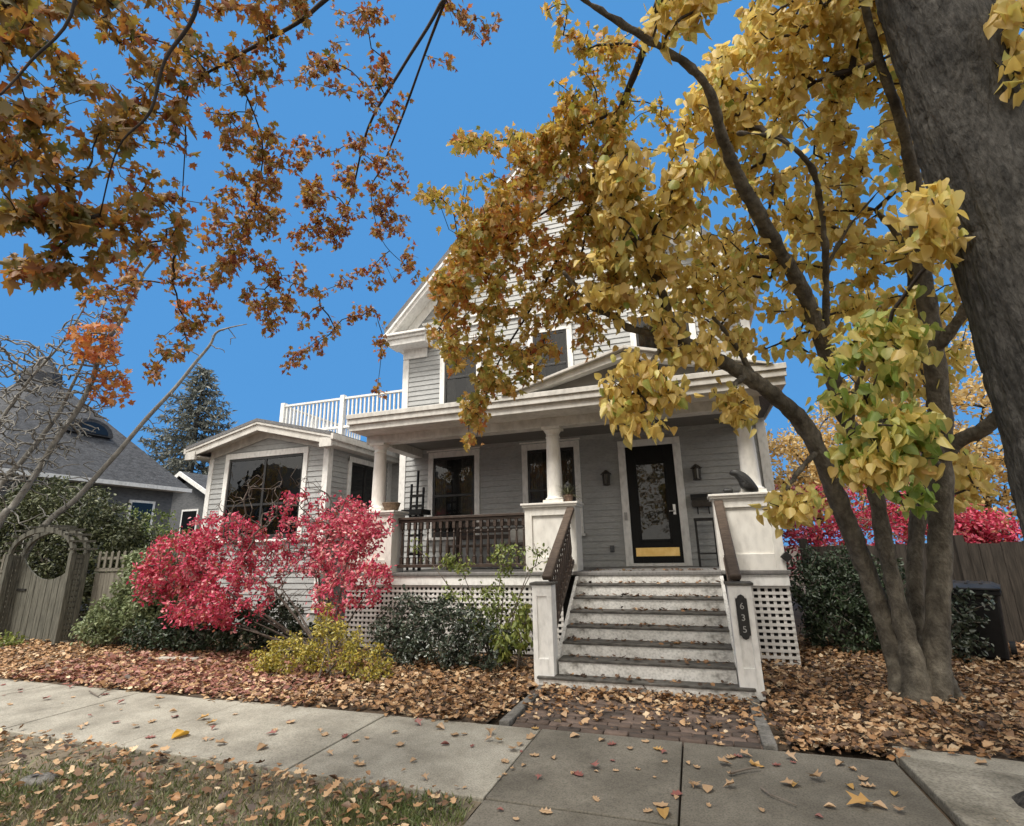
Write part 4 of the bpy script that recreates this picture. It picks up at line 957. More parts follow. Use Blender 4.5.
# ---- big street maple on the right with its hanging orange branch
bt = empty('street_maple', (2.31, 4.1, 0), 'thick furrowed trunk at the right edge with orange leaved branches hanging before the house', 'tree')
tx, ty = 2.33, 4.1
trunk = [([(tx,ty,-.1),(tx,ty,.02),(tx,ty,.16),(tx-.0,ty,.4),(tx,ty,.8),(tx,ty,1.6),(tx,ty,2.6),(tx-.01,ty,3.6),(tx-.03,ty,4.6),(tx-.03,ty-.02,5.4),(tx-.05,ty,6.2),(tx-.1,ty,7.4),(tx-.1,ty+.1,9)], [.66,.60,.49,.41,.365,.345,.333,.33,.33,.335,.32,.24,.14])]
top = (tx-.1, ty-.05, 6.1)
HL = [([top,(1.6,3.6,6.6),(.9,3.5,6.4),tuple(at(690,-90,5.2)),tuple(at(660,0,5.3)),tuple(at(640,60,5.4)),tuple(at(620,110,5.5)),tuple(at(600,170,5.7)),tuple(at(562,250,5.9)),tuple(at(530,310,6.1)),tuple(at(495,370,6.2)),tuple(at(476,440,6.2))], [.15,.10,.075,.055,.038,.03,.027,.024,.018,.013,.009,.004]),
      ([tuple(at(600,170,5.7)),tuple(at(545,212,5.8)),tuple(at(490,250,5.9)),tuple(at(450,290,6.0))], [.016,.012,.009,.004]),
      ([tuple(at(620,110,5.5)),tuple(at(570,130,5.8)),tuple(at(520,138,6.1)),tuple(at(480,142,6.3))], [.015,.011,.008,.004]),
      ([tuple(at(590,190,5.7)),tuple(at(580,260,5.8)),tuple(at(550,330,6.0)),tuple(at(520,365,6.1))], [.014,.012,.008,.004]),
      ([(tx,ty,6.0),(2.9,4.6,7.4),(3.6,5.4,8.6)], [.2,.14,.05]),([(tx,ty,6.3),(2.0,3.2,7.6),(1.7,2.2,8.6)], [.18,.12,.05])]
from mathutils import noise as mnoise
TP = smooth_path(np.column_stack([trunk[0][0], trunk[0][1]]), 24); TP = TP[TP[:, 2].argsort()]
zs = np.concatenate([np.arange(-.1, 6.4, .026), np.arange(6.4, 9.0, .12)]); ns_ = 150
V = []; lv = []
for z in zs:
    cx_, cy_, r_ = (np.interp(z, TP[:, 2], TP[:, k]) for k in (0, 1, 3))
    fl = max(0, (r_-.35)/.3)
    for k in range(ns_):
        a = 2*PI*k/ns_; ca_, sa_ = math.cos(a), math.sin(a); rr = r_*(1+fl*.22*math.sin(5*a+.6))
        u, v_ = ca_*.34, sa_*.34
        n1 = mnoise.noise((u*17, v_*17, z*2.6)); n2 = mnoise.noise((u*38, v_*38, z*8)); n3 = mnoise.noise((u*5, v_*5, z*1.6)); n4 = mnoise.noise((u*7+9, v_*7, z*16))
        d = .014*(1-2.4*abs(n1))+.007*n2+.022*n3-.008*max(0, n4-.25)*4
        V.append((cx_+ca_*(rr+d), cy_+sa_*(rr+d), z))
for q in range(len(zs)-1):
    for k in range(ns_): k2 = (k+1) % ns_; lv += [q*ns_+k, q*ns_+k2, (q+1)*ns_+k2, (q+1)*ns_+k]
nf = len(lv)//4
tr = npmesh('trunk', V, lv, np.arange(nf)*4, np.full(nf, 4), 'bark', bt, smooth=True)
limb_mesh(HL, 10).build('limb', 'twig', bt, smooth=True)
polyO = [(560,95),(540,150),(505,190),(482,227),(463,242),(431,274),(430,331),(441,356),(458,385),(463,406),(463,446),(485,444),(488,404),(523,381),(545,369),(560,354),(600,352),(606,325),(640,240),(640,180),(628,120)]
holesO = [(452,300,470,318),(500,320,520,345),(540,320,575,350),(462,355,480,372),(575,270,600,300)]
def dO(x, y): return 5.9+rnd.uniform(-.55, .55)
T2 = np.vstack([sample_region(polyO, holesO, 610, dO), sample_region([(425,292),(500,172),(560,108),(572,140),(520,205),(450,300)], [], 110, dO)])
for pl, n in (([(550,73),(632,73),(640,150),(560,164)],34),([(588,29),(632,29),(632,73),(588,60)],14),([(473,126),(550,128),(550,152),(473,148)],22),([(446,123),(472,123),(472,161),(450,155)],9),([(428,170),(449,187),(443,202),(414,195)],8),([(464,179),(484,179),(484,193),(464,193)],4),([(443,202),(500,202),(500,234),(443,230)],16),([(650,95),(668,110),(670,130),(650,125)],6),([(560,29),(580,29),(580,44),(560,44)],4),([(544,0),(568,0),(568,13),(544,13)],4),([(575,48),(600,48),(600,72),(575,72)],6)):
    T2 = np.vstack([T2, sample_region(pl, [], n, dO)])
g = grow(T2, skel_nodes(HL), alpha=.2, r0=.0032, rexp=.42)
V, lv, ls, lt = twig_tubes(g, 4, .02); npmesh('twigs', V, lv, ls, lt, 'twig', bt)
par, allp, rad, order, ns = g
P, tip, sz = twig_leaves(allp[ns:], allp[par[ns:]], 10, .10, .078, T_MAPLE, .8, .6)
n = len(P)
ca = np.array([at(*q) for q in ((560,330,6),(470,430,6.2),(440,310,6),(540,250,5.9),(520,220,5.9),(445,285,6))]); da = np.linalg.norm(P[:, None]-ca[None], axis=2).min(1)
tone = np.clip(.38+.2*rng.normal(size=n)+.30*np.exp(-(da/.45)**2), 0, 1)
leaves_mix('foliage', P, tip, sz, T_MAPLES, 'lf_orange', tone, bt)

CR = []  # unseen overhead lobes, added and placed to shade the right pavement
for c, r, k in (((3.2,2.6,9.6),(2.4,2.2,1.7),90),((4.4,4.4,9.8),(2.2,2.2,1.6),60),((.4,-.6,9.2),(2.6,2.2,1.3),150),((-2.4,-1.2,9.0),(2.0,1.8,1.2),110),((2.2,4.0,7.6),(1.2,.9,.7),25)):
    d = rng.normal(size=(k, 3)); d /= np.linalg.norm(d, axis=1, keepdims=True); CR.append(np.array(c)+d*np.array(r)*rng.uniform(.3, 1, (k, 1))**.5)
CR = np.concatenate(CR); g = grow(CR, skel_nodes(HL[4:]), alpha=.3, r0=.006, rexp=.42)
V, lv, ls, lt = twig_tubes(g, 4, .06); npmesh('shade_crown_branches', V, lv, ls, lt, 'twig', bt); par, allp, rad, order, ns = g
P, tip, sz = twig_leaves(allp[ns:], allp[par[ns:]], 14, .25, .15, T_MAPLE, .6, .8)
leaves('shade_crown', P, tip, sz, T_MAPLE, 'lf_orange', np.clip(.5+.2*rng.normal(size=len(P)), 0, 1), bt)

# ---- canopy of the near maple at upper left (its trunk stands beside the frame)
ct = empty('verge_maple', (-5.2, .9, 0), 'maple whose brown and green leafy branches hang across the upper left of the sky', 'tree')
ctop = (-4.9, 1.0, 3.6)
CL = [([(-5.2,.9,-.1),(-5.2,.9,.1),(-5.2,.9,.5),(-5.15,.92,2),(-4.9,1.0,3.6),(-4.7,1.1,5.5),(-4.5,1.2,8)], [.42,.36,.28,.24,.22,.16,.05]),
      ([ctop,tuple(at(60,-150,3.6)),tuple(at(75,0,3.2)),tuple(at(30,62,3.1)),tuple(at(0,95,3.0))], [.06,.03,.014,.010,.006]),
      ([ctop,tuple(at(190,-130,4.4)),tuple(at(198,0,4.1)),tuple(at(165,60,4.0)),tuple(at(150,112,3.9)),tuple(at(118,148,3.9)),tuple(at(100,215,4.1))], [.08,.05,.026,.02,.016,.009,.004]),
      ([(-4.7,1.1,5.5),tuple(at(390,-90,5.8)),tuple(at(318,6,5.6)),tuple(at(262,42,5.5)),tuple(at(230,60,5.4)),tuple(at(190,90,5.3)),tuple(at(185,150,5.4)),tuple(at(180,240,5.6))], [.10,.07,.038,.03,.024,.016,.01,.005]),
      ([(-4.6,1.15,6.5),tuple(at(480,-90,7.1)),tuple(at(440,5,6.9)),tuple(at(404,65,6.7)),tuple(at(368,128,6.6)),tuple(at(350,200,6.7)),tuple(at(330,230,6.8))], [.11,.07,.04,.034,.026,.012,.005]),
      ([tuple(at(480,-90,7.1)),tuple(at(430,40,6.9)),tuple(at(404,112,6.9)),tuple(at(383,165,6.9)),tuple(at(371,192,6.9)),tuple(at(382,240,7.0)),tuple(at(405,265,7.0))], [.06,.03,.026,.018,.012,.008,.004]),
      ([tuple(at(230,60,5.4)),tuple(at(262,140,5.7)),tuple(at(255,200,5.9)),tuple(at(240,240,6.1)),tuple(at(262,270,6.2)),tuple(at(320,292,6.4))], [.016,.013,.011,.009,.007,.004])]
limb_mesh([CL[0]]+[(p, [r*.48 for r in q]) for p, q in CL[1:]], 10, .03).build('trunk', 'twig', ct, smooth=True)
T3 = np.zeros((0, 3))
nearh = [(70,26,96,50),(96,52,130,88),(108,76,136,104),(134,78,156,104),(8,70,38,100),(-6,46,16,104),(160,30,180,60),(60,110,80,128),(140,140,165,165),(25,172,64,204),(0,198,26,218),(112,200,130,220),(88,160,104,178)]
T3 = np.vstack([T3, sample_region([(-20,-20),(185,-20),(195,60),(188,120),(192,165),(170,200),(120,195),(60,190),(-20,195)], nearh, 200, lambda x, y: max(4.1, 4.5+.7*(x/190)+rnd.uniform(-.6, .8)))])
rects = [(200,-10,318,28,34,5.5),(185,20,225,90,16,5.4),(225,44,257,82,12,5.6),(256,35,294,97,16,5.7),(329,6,393,32,14,6.4),(300,41,352,94,24,6.3),(364,44,388,103,12,6.6),(367,60,404,126,16,6.6),(206,111,250,150,20,5.6),(225,130,285,199,40,5.8),(209,190,226,220,7,5.6),(232,182,282,240,28,6.0),(291,135,323,185,18,6.2),(329,135,364,150,9,6.5),(300,188,323,220,9,6.4),(332,158,373,202,18,6.6),(311,208,367,234,16,6.6),(373,126,405,237,34,6.8),(440,3,464,20,7,7),(458,12,499,38,10,7),(478,38,490,53,3,7),(434,53,455,62,4,7),
 (10,190,75,230,18,4.3),(16,250,110,278,22,4.6),(53,200,82,240,14,4.4),(80,205,123,235,14,4.8),(123,192,185,262,40,5.2),(197,209,283,270,44,6.0),(164,258,240,285,26,6.0),(240,270,320,307,28,6.2),(250,303,312,336,22,6.3),(176,297,223,334,18,6.0),(152,338,188,360,11,6.0),(137,362,158,377,6,6.0),(119,254,140,287,11,6.4),(78,285,94,311,6,6.6),(98,287,131,320,14,6.6),(283,348,306,370,8,6.6),(305,332,328,354,7,6.6),(333,326,340,334,3,6.6),(291,258,303,272,3,6.5),(336,270,361,285,7,6.7),(365,258,394,291,12,6.9),(352,299,385,321,9,6.9),(375,332,387,360,8,7),(373,387,387,393,3,7),(303,184,328,213,10,6.4),(311,209,348,241,12,6.5),(291,229,340,258,14,6.5),(373,180,410,237,18,6.9),(406,245,420,287,12,7.0)]
for x0, y0, x1, y1, n, d in rects:
    T3 = np.vstack([T3, sample_region([(x0,y0),(x1,y0),(x1,y1),(x0,y1)], [], n, lambda x, y, d=d: d+rnd.uniform(-.35, .35))])
CL = [CL[0]]+[(p, [r*.48 for r in q]) for p, q in CL[1:]]
g = grow(T3, skel_nodes(CL), alpha=.15, r0=.0022, rexp=.40)
V, lv, ls, lt = twig_tubes(g, 4, .016); npmesh('twigs', V, lv, ls, lt, 'twig', ct)
par, allp, rad, order, ns = g
P, tip, sz = twig_leaves(allp[ns:], allp[par[ns:]], 8, .07, .060, T_MAPLE, .8, .7)
n = len(P); dist = np.linalg.norm(P-CAMP, axis=1)
sz *= np.where(dist < 5.0, 1.35, 1.0)
tone = np.clip(.52+.2*rng.normal(size=n)+np.clip((dist-4.6)*.1, -.16, .2), 0, 1)
leaves_mix('foliage', P, tip, sz, T_MAPLES, 'lf_brown', tone, ct)

# ---- pale bare stemmed tree at left
lt_ = empty('pale_stemmed_tree', (-15.8, 7.9, 0), 'leaning pale grey multi stemmed tree with bare twigs and few rust leaves above the gate', 'tree')
D = 15.4
def pl(L): return pxlimb([(a, b, D+c, r) for a, b, c, r in L])
b0 = (-13.9, 8.4, -.05)
LL = [pl([(-85,700,1.4,.18),(-40,604,.6,.15),(0,521,0,.12),(14,505,0,.11),(39,469,0,.10),(57,439,-.1,.095),(78,409,-.2,.088),(92,381,-.3,.08),(101,352,-.4,.072),(119,323,-.5,.06),(139,287,-.6,.05),(143,274,-.7,.04),(152,262,-.8,.035),(168,240,-1,.02),(185,236,-1,.01)]),
      pl([(-38,660,1.2,.15),(12,575,.6,.12),(46,524,.3,.10),(76,499,.2,.088),(103,469,.1,.08),(120,450,0,.075),(147,418,0,.066),(175,388,0,.056),(195,363,0,.048),(210,345,0,.04),(216,333,0,.035),(228,328,-.2,.025),(247,324,-.3,.012)]),
      pl([(-90,690,1.3,.15),(-40,568,.6,.13),(0,487,.3,.10),(23,460,.2,.085),(57,416,.1,.07),(70,390,0,.05),(84,360,0,.035),(100,320,-.2,.02),(108,285,-.3,.01)]),
      pl([(-110,690,1.3,.12),(-50,520,.6,.09),(0,423,.3,.06),(14,402,.2,.052),(30,379,.1,.045),(46,361,.1,.04),(64,340,0,.03),(85,305,0,.02),(92,270,0,.008)]),
      pl([(139,287,-.6,.03),(120,262,-.6,.02),(118,225,-.7,.008)])]
LL = [(p, [r*1.0 for r in q]) for p, q in LL]
limb_mesh(LL, 10, .03).build('trunk', 'palebark', lt_, smooth=True)
T4 = sample_region([(-10,330),(40,345),(90,300),(125,330),(110,420),(60,470),(0,500),(-10,500)], [], 1300, lambda x, y: D+rnd.uniform(-.8, .8))
T4 = np.vstack([T4, sample_region([(70,320),(118,325),(128,370),(135,405),(90,408),(72,370)], [], 60, lambda x, y: D-.6+rnd.uniform(-.4, .4)), sample_region([(0,470),(60,430),(100,440),(80,520),(10,560)], [], 90, lambda x, y: D+rnd.uniform(-.5, .6)), sample_region([(120,470),(180,350),(205,330),(250,320),(250,345),(205,360),(150,440)], [], 26, lambda x, y: D+rnd.uniform(-.3, .3))])
g = grow(T4, skel_nodes(LL), alpha=.3, r0=.009, rexp=.36)
V, lv, ls, lt = twig_tubes(g, 4, .025); npmesh('twigs', V, lv, ls, lt, 'palebark', lt_)
LP = np.vstack([sample_region([(70,323),(119,323),(119,360),(75,360)], [], 190, lambda x, y: D-.6+rnd.uniform(-.4, .4)), sample_region([(90,368),(131,372),(131,405),(92,402)], [], 100, lambda x, y: D-.5+rnd.uniform(-.3, .3)), sample_region([(176,300),(190,300),(190,312),(176,312)], [], 20, lambda x, y: D-.5)])
leaves('foliage', LP, hang(len(LP), .8, .7), rng.uniform(.10, .18, len(LP)), T_MAPLE, 'lf_orange', np.clip(.84+.1*rng.normal(size=len(LP)), 0, 1), lt_)

# ---- spruce far left
def conifer(base, h, r, lab, n=170):
    t = empty('spruce_tree', base, lab, 'tree'); bx, by, bz = base
    mb = MB(); mb.tube([(bx,by,0),(bx,by,h*.5),(bx,by,h)], [.32,.2,.03], 10); mb.build('trunk', 'bark', t, smooth=True)
    P = []; tp = []; br = MB()
    for i in range(n):
        f = (i+.5)/n; z = h*(.12+.88*f); a = i*2.4+rnd.uniform(-.3, .3); L = r*(1-f)**.8*rnd.uniform(.75, 1.1)+.25
        d = np.array([math.cos(a), math.sin(a), 0]); s0 = np.array([bx, by, z])
        pts = [s0+d*L*u+np.array([0, 0, -.28*L*u+.22*L*u*u]) for u in np.linspace(0, 1, 5)]
        br.tube(pts, [.04,.03,.022,.016,.008], 4)
        m = int(16+L*26)
        u = rng.uniform(.15, 1, m)[:, None]
        q = s0+d*L*u+np.array([0,0,1.0])*(-.28*L*u+.22*L*u*u)+rng.normal(size=(m, 3))*[.16,.16,.10]*(.5+.5*L/r)
        P.append(q); tp.append(d*.6+rng.normal(size=(m, 3))*.7+[0,0,-.45])
    br.build('branches', 'twig', t)
    P = np.concatenate(P); tp = np.concatenate(tp)
    leaves('foliage', P, tp, rng.uniform(.22, .5, len(P)), T_NEEDLE, 'lf_conif', rng.uniform(0, 1, len(P)), t, aspect=1.2)
    return t
q = wally(190, 470, 24)
conifer((float(q[0]), 24, 0), 13.8, 5.4, 'tall grey green spruce standing behind the white side wing')

# ---- far golden trees and scarlet shrubs behind the board fence
def cloud_tree(name, lab, cat, base, lobes, mat, T, size, per, bark, group=None, nt=120, tone=(.5, .2), spread=.3, rb=.12, r0=.006):
    t = empty(name, base, lab, cat, group); B = np.array(base, float)
    top = np.mean([l[0] for l in lobes], axis=0); lo = min(l[0][2]-l[1][2] for l in lobes)
    sk = [([tuple(B), tuple(B+(np.array([top[0], top[1], max(lo, .3)])-B)*.6), tuple(np.array([top[0], top[1], top[2]]))], [rb, rb*.75, rb*.25])]
    limb_mesh(sk, 10).build('trunk', bark, t, smooth=True)
    T_ = []
    tot = sum(np.prod(l[1])**(2/3) for l in lobes)
    for c, r in lobes:
        k = max(6, int(nt*np.prod(r)**(2/3)/tot)); d = rng.normal(size=(k, 3)); d /= np.linalg.norm(d, axis=1, keepdims=True)
        T_.append(np.array(c)+d*np.array(r)*rng.uniform(.35, 1, (k, 1))**.5)
    T_ = np.concatenate(T_); T_ = T_[T_[:, 2] > .04]
    g = grow(T_, skel_nodes(sk), alpha=.35, r0=r0, rexp=.4); V, lv, ls, lt = twig_tubes(g, 4, rb*.5); npmesh('branches', V, lv, ls, lt, bark, t)
    par, allp, rad, order, ns = g
    P, tip, sz = twig_leaves(allp[ns:], allp[par[ns:]], per, spread, size, T, .4, .9)
    P[:, 2] = np.maximum(P[:, 2], .02)
    leaves('foliage', P, tip, sz, T, mat, np.clip(tone[0]+tone[1]*rng.normal(size=len(P)), 0, 1), t)
    return t
def V3(px, py, Y): q = wally(px, py, Y); return (float(q[0]), float(q[1]), float(q[2]))
for i, (px, Y, lobes, lab) in enumerate((
   (800, 15.5, [(790,470,70,1.3),(830,440,60,1.3),(800,500,60,1.1),(850,485,60,1.2)], 'golden leaved tree far behind the yellow tree near the house corner'),
   (905, 16.5, [(900,440,70,1.4),(880,400,60,1.1),(920,470,60,1.3),(890,500,50,1.2)], 'golden leaved tree far behind the middle of the yellow tree'),
   (980, 15.0, [(985,430,60,1.5),(970,370,60,1.3),(1000,490,60,1.3),(955,500,40,1.1)], 'golden leaved tree far behind, showing left of the thick trunk'))):
    b = V3(px, 560, Y)
    cloud_tree('golden_tree', lab, 'tree', (b[0], Y, 0), [(V3(a, c, Y+rnd.uniform(-.8,.8)), (r, r*.9, r*.8)) for a, c, _, r in lobes], 'lf_far', T_OVAL, .13, 19, 'bark', 'golden trees beyond the fence', 330, (.55, .2), .34)
for i, (px, Y, lobes, lab) in enumerate((
   (815, 12.3, [(795,515,0,.75),(835,505,0,.7),(790,550,0,.6),(830,545,0,.6)], 'scarlet shrub behind the fence next to the porch corner'),
   (905, 12.6, [(905,528,0,.8),(875,535,0,.7),(930,518,0,.55)], 'scarlet shrub behind the fence, seen between the yellow tree stems'),
   (975, 12.8, [(965,528,0,.45),(990,530,0,.35)], 'scarlet shrub behind the fence above the black bin'))):
    b = V3(px, 560, Y)
    cloud_tree('scarlet_shrub', lab, 'shrub', (b[0], Y, 0), [(V3(a, c, Y), (r*1.2, r, r)) for a, c, _, r in lobes], 'lf_red', T_OVAL, .085, 16, 'palebark2', 'scarlet shrubs behind the board fence', 190, (.42, .22), .2, .05)

# ---- unseen far side of the street, added for pane reflections and light blocking
struct(sheet('road', -40, 40, -9, -1.6, -.03, 'asphalt', .004, 1.0))
for i, (x, y, hh) in enumerate(((-37, -12.5, 9), (-29.5, -11.5, 8), (-22, -13, 9), (-15, -12.5, 8), (-8.5, -13.5, 9), (-1.5, -12, 7.5), (6, -13, 8.5))):
    cloud_tree('street_tree', ('leftmost half bare tree in the row across the street', 'second half bare tree from the left across the street', 'third half bare tree from the left across the street', 'middle half bare tree in the row across the street', 'third half bare tree from the right across the street', 'second half bare tree from the right across the street', 'rightmost half bare tree in the row across the street')[i], 'tree', (x, y, 0), [((x, y, hh*.6), (2.6, 2.2, hh*.3)), ((x+1.2, y, hh*.8), (1.8, 1.6, 1.6))], 'lf_orange', T_OVAL, .26, 7, 'bark', 'trees across the street', 170, (.5, .2), .35, .22, .012)
def unseen_house(x, wd, dp, hh, lab, wm, rm_):  # unseen houses added to keep low light out of the porch
    t = empty('unseen_house', (x, -20, 0), lab, 'house', 'unseen light-blocking houses across the street'); x0, x1, y0, y1 = x-wd/2, x+wd/2, -20-dp, -20
    b = MB(); b.prism([(x0,0),(x1,0),(x1,hh),(x,hh+wd*.42),(x0,hh)], y0, y1); b.build('wall', wm, t)
    for s_ in (-1, 1):
        b = MB(); p = [(x+s_*(wd/2+.4), hh-.34),(x, hh+wd*.42),(x, hh+wd*.42+.18),(x+s_*(wd/2+.4), hh-.16)]; b.prism(p, y0-.4, y1+.4); b.build('roof', rm_, t)
    for zz in (1.2, 4.0):
        for xx in (-.3, 0, .3):
            if zz < 2 and xx == 0:
                b = MB(); b.box(x-.5, x+.5, y1+.001, y1+.05, .3, 2.4); b.build('door', 'brownwood', t); continue
            b = MB(); b.box(x+xx*wd-.55, x+xx*wd+.55, y1+.001, y1+.05, zz, zz+1.6); f = b.build('window', 'trim', t)
            b = MB(); b.box(x+xx*wd-.45, x+xx*wd+.45, y1+.051, y1+.06, zz+.1, zz+1.5); b.build('pane', 'glass', f)
for x, wd, dp, hh, lab, wm in ((-38,9,10,6,'leftmost unseen house across the street, grey shingled','shingle'),(-26.5,9.5,10,6.4,'brown unseen house across the street','brownwood'),(-15,9,10,6,'pale grey unseen house across the street','siding'),(7,9,10,6,'cream unseen house across the street','pier'),(18,9.5,10,6.3,'rightmost unseen house across the street, grey boarded','siding')):
    unseen_house(x, wd, dp, hh, lab, wm, 'roofdark')

# ================================================================== SHRUBS
def shrub(name, lab, base, lobes, mat, T, size, per, nt, tone=(.5, .2), bark='palebark2', spread=.07, r0=.003, stems=5, down=.3, rt=.9, rmax=.03, shell=.5, aspect=1.0, bare=None, tonef=None, group=None, alpha=.35):
    t = empty(name, base, lab, 'shrub', group); B = np.array(base, float)
    sk = []
    for i in range(stems):
        c, r = lobes[i % len(lobes)][:2]; e = np.array(c)+rng.normal(size=3)*np.array(r)*.3; b1 = B+np.array([rng.normal()*.08, rng.normal()*.08, 0])
        mid = b1*.55+e*.45; mid[2] = b1[2]*.45+e[2]*.55*.9
        sk.append(([tuple(b1), tuple(mid), tuple(b1*.2+e*.8)], [rmax, rmax*.7, rmax*.35]))
    T_ = []; wts = np.array([np.prod(l[1])**(2/3)*(l[2] if len(l) > 2 else 1) for l in lobes]); wts = wts/wts.sum()
    for l, wq in zip(lobes, wts):
        c, r = l[:2]; k = max(4, int(nt*wq)); d = rng.normal(size=(k, 3)); d /= np.linalg.norm(d, axis=1, keepdims=True)
        T_.append(np.array(c)+d*np.array(r)*rng.uniform(.2, 1, (k, 1))**shell)
    T_ = np.concatenate(T_); T_ = T_[T_[:, 2] > .05]; nl = len(T_)
    if bare is not None: T_ = np.vstack([T_, bare])
    g = grow(T_, skel_nodes(sk), alpha=alpha, r0=r0, rexp=.4)
    V, lv, ls, lt = twig_tubes(g, 4, rmax); st = limb_mesh(sk, 7).build('stems', bark, t, smooth=True); npmesh('branches', V, lv, ls, lt, bark, t)
    par, allp, rad, order, ns = g
    P, tip, sz = twig_leaves(allp[ns:ns+nl], allp[par[ns:ns+nl]], per, spread, size, T, down, rt)
    P[:, 2] = np.maximum(P[:, 2], .015)
    tn = tone[0]+tone[1]*rng.normal(size=len(P))
    if tonef is not None: tn = tn+tonef(P)
    leaves('foliage', P, tip, sz, T, mat, np.clip(tn, 0, 1), t, aspect=aspect)
    return t
def lob(px, py, Y, r, w=1.0): return (V3(px, py, Y), r, w)
rb_lobes = [lob(182,562,6.6,(.80,.55,.55),1.15), lob(225,545,6.6,(.85,.6,.55),1.15), lob(235,595,6.4,(.65,.5,.45),1.1), lob(160,582,6.6,(.5,.4,.34),1.1), lob(200,608,6.5,(.6,.45,.32),1.1), lob(270,555,7.1,(.55,.5,.5),.38), lob(300,545,7.1,(.55,.45,.55),.5), lob(325,560,7.0,(.4,.35,.4),.5), lob(345,540,7.0,(.65,.5,.55)), lob(362,522,7.1,(.5,.4,.45)), lob(300,515,7.2,(.6,.5,.45),.45), lob(335,595,6.8,(.45,.4,.35),.7), lob(370,580,6.9,(.4,.35,.35)), lob(340,512,7.2,(.35,.3,.35),.6)]
bare = sample_region([(215,505),(250,472),(300,465),(335,488),(365,510),(350,580),(300,620),(260,600),(230,560)], [], 520, lambda x, y: 9.0+rnd.uniform(-.45, .45))
lc = np.array(V3(340,550,7.0))
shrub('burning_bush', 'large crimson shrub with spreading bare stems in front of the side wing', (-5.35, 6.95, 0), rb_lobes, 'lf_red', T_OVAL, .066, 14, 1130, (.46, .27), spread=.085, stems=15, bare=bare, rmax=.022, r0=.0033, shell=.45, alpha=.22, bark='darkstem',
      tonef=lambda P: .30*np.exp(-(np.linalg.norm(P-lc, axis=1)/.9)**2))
shrub('golden_shrub', 'low yellow leaved shrub beside the sidewalk in front of the red bush', (-4.55, 6.05, 0), [lob(290,655,6.0,(.5,.4,.3)), lob(330,645,6.05,(.5,.4,.38)), lob(365,660,6.05,(.32,.3,.25)), lob(262,665,5.95,(.25,.25,.2)), lob(322,615,6.2,(.13,.13,.25),.6), lob(380,668,6.05,(.2,.2,.16),.7)], 'lf_gold', T_OVAL, .045, 11, 430, (.5, .2), spread=.06, stems=9, rmax=.014)
shrub('evergreen_shrub', 'rounded dark evergreen shrub against the white lattice', (-3.25, 7.0, 0), [lob(415,622,7.0,(.6,.45,.5)), lob(450,630,6.9,(.6,.45,.5)), lob(485,645,6.9,(.45,.4,.4)), lob(395,640,7.1,(.45,.4,.45)), lob(430,655,6.8,(.6,.4,.32))], 'lf_dark', T_OVAL, .055, 14, 600, (.45, .25), spread=.06, stems=8, rmax=.016)
shrub('lanky_shrub', 'tall sparse shrub with arching stems reaching over the porch railing', (-2.85, 7.35, 0), [lob(456,562,7.3,(.24,.2,.17)), lob(505,556,7.4,(.2,.2,.28)), lob(500,600,7.3,(.35,.25,.3),.6), lob(535,552,7.3,(.26,.2,.2),.35), lob(470,600,7.2,(.5,.3,.3),.35), lob(420,545,7.2,(.2,.2,.2),.12), lob(480,625,7.2,(.4,.3,.25),.8)], 'lf_lime', T_OVAL, .06, 8, 200, (.42, .22), spread=.07, stems=11, rmax=.014, down=.7)
shrub('lime_shrub', 'small yellow green shrub with drooping leaves beside the left stair post', (-2.25, 6.95, 0), [lob(512,630,6.95,(.3,.25,.28)), lob(525,620,6.95,(.16,.2,.34)), lob(500,645,6.9,(.25,.2,.2))], 'lf_lime', T_OVAL, .085, 9, 70, (.62, .2), spread=.07, stems=6, rmax=.01, down=1.0, rt=.5)
shrub('feathery_shrub', 'pale green feathery shrub between the gate and the red bush', (-9.9, 7.1, 0), [lob(118,612,7.0,(.6,.35,.42)), lob(140,588,7.0,(.55,.35,.42)), lob(100,628,6.9,(.45,.35,.3)), lob(155,605,6.95,(.6,.4,.5)), lob(160,562,7.1,(.45,.3,.36)), lob(140,562,7.1,(.3,.3,.2),.6)], 'lf_green', T_OVAL, .07, 16, 680, (.66, .22), spread=.10, stems=8, rmax=.015)
shrub('low_yew', 'low dark spreading evergreen underneath the red bush', (-7.6, 7.0, 0), [lob(160,632,6.8,(.7,.5,.32)), lob(200,632,6.9,(.7,.5,.36)), lob(240,630,7.0,(.6,.5,.38)), lob(275,622,7.2,(.55,.4,.45)), lob(300,640,7.2,(.5,.3,.3))], 'lf_yew', T_OVAL, .065, 14, 560, (.4, .25), spread=.07, stems=8, rmax=.015)
shrub('yew_hedge', 'big shaggy dark green evergreen hedge behind the picket fence', (-15.0, 9.0, 0), [((-17.4,8.9,1.9),(1.3,.8,1.7)), ((-15.8,9.0,1.9),(1.3,.8,1.7)), ((-14.2,9.0,1.6),(1.2,.8,1.5)), ((-13.2,9.3,1.4),(.9,.7,1.25)), ((-16.6,9.2,2.9),(1.3,.8,.9)), ((-15.0,9.2,2.6),(1.0,.8,.8)), ((-12.4,9.6,1.0),(.8,.7,.9))], 'lf_hedge', T_OVAL, .095, 28, 1350, (.55, .25), spread=.17, stems=10, rmax=.05, down=.6)
shrub('green_hedge', 'brighter green rounded hedge beside the grey neighbour house', (-14.2, 10.8, 0), [((-15.6,10.8,1.75),(1.0,.7,1.35)), ((-14.4,10.8,1.65),(1.0,.7,1.3)), ((-13.3,11.0,1.3),(.9,.7,1.05)), ((-12.3,11.4,1.2),(.8,.7,1.0))], 'lf_lime', T_OVAL, .08, 20, 520, (.30, .18), spread=.16, stems=7, rmax=.04)
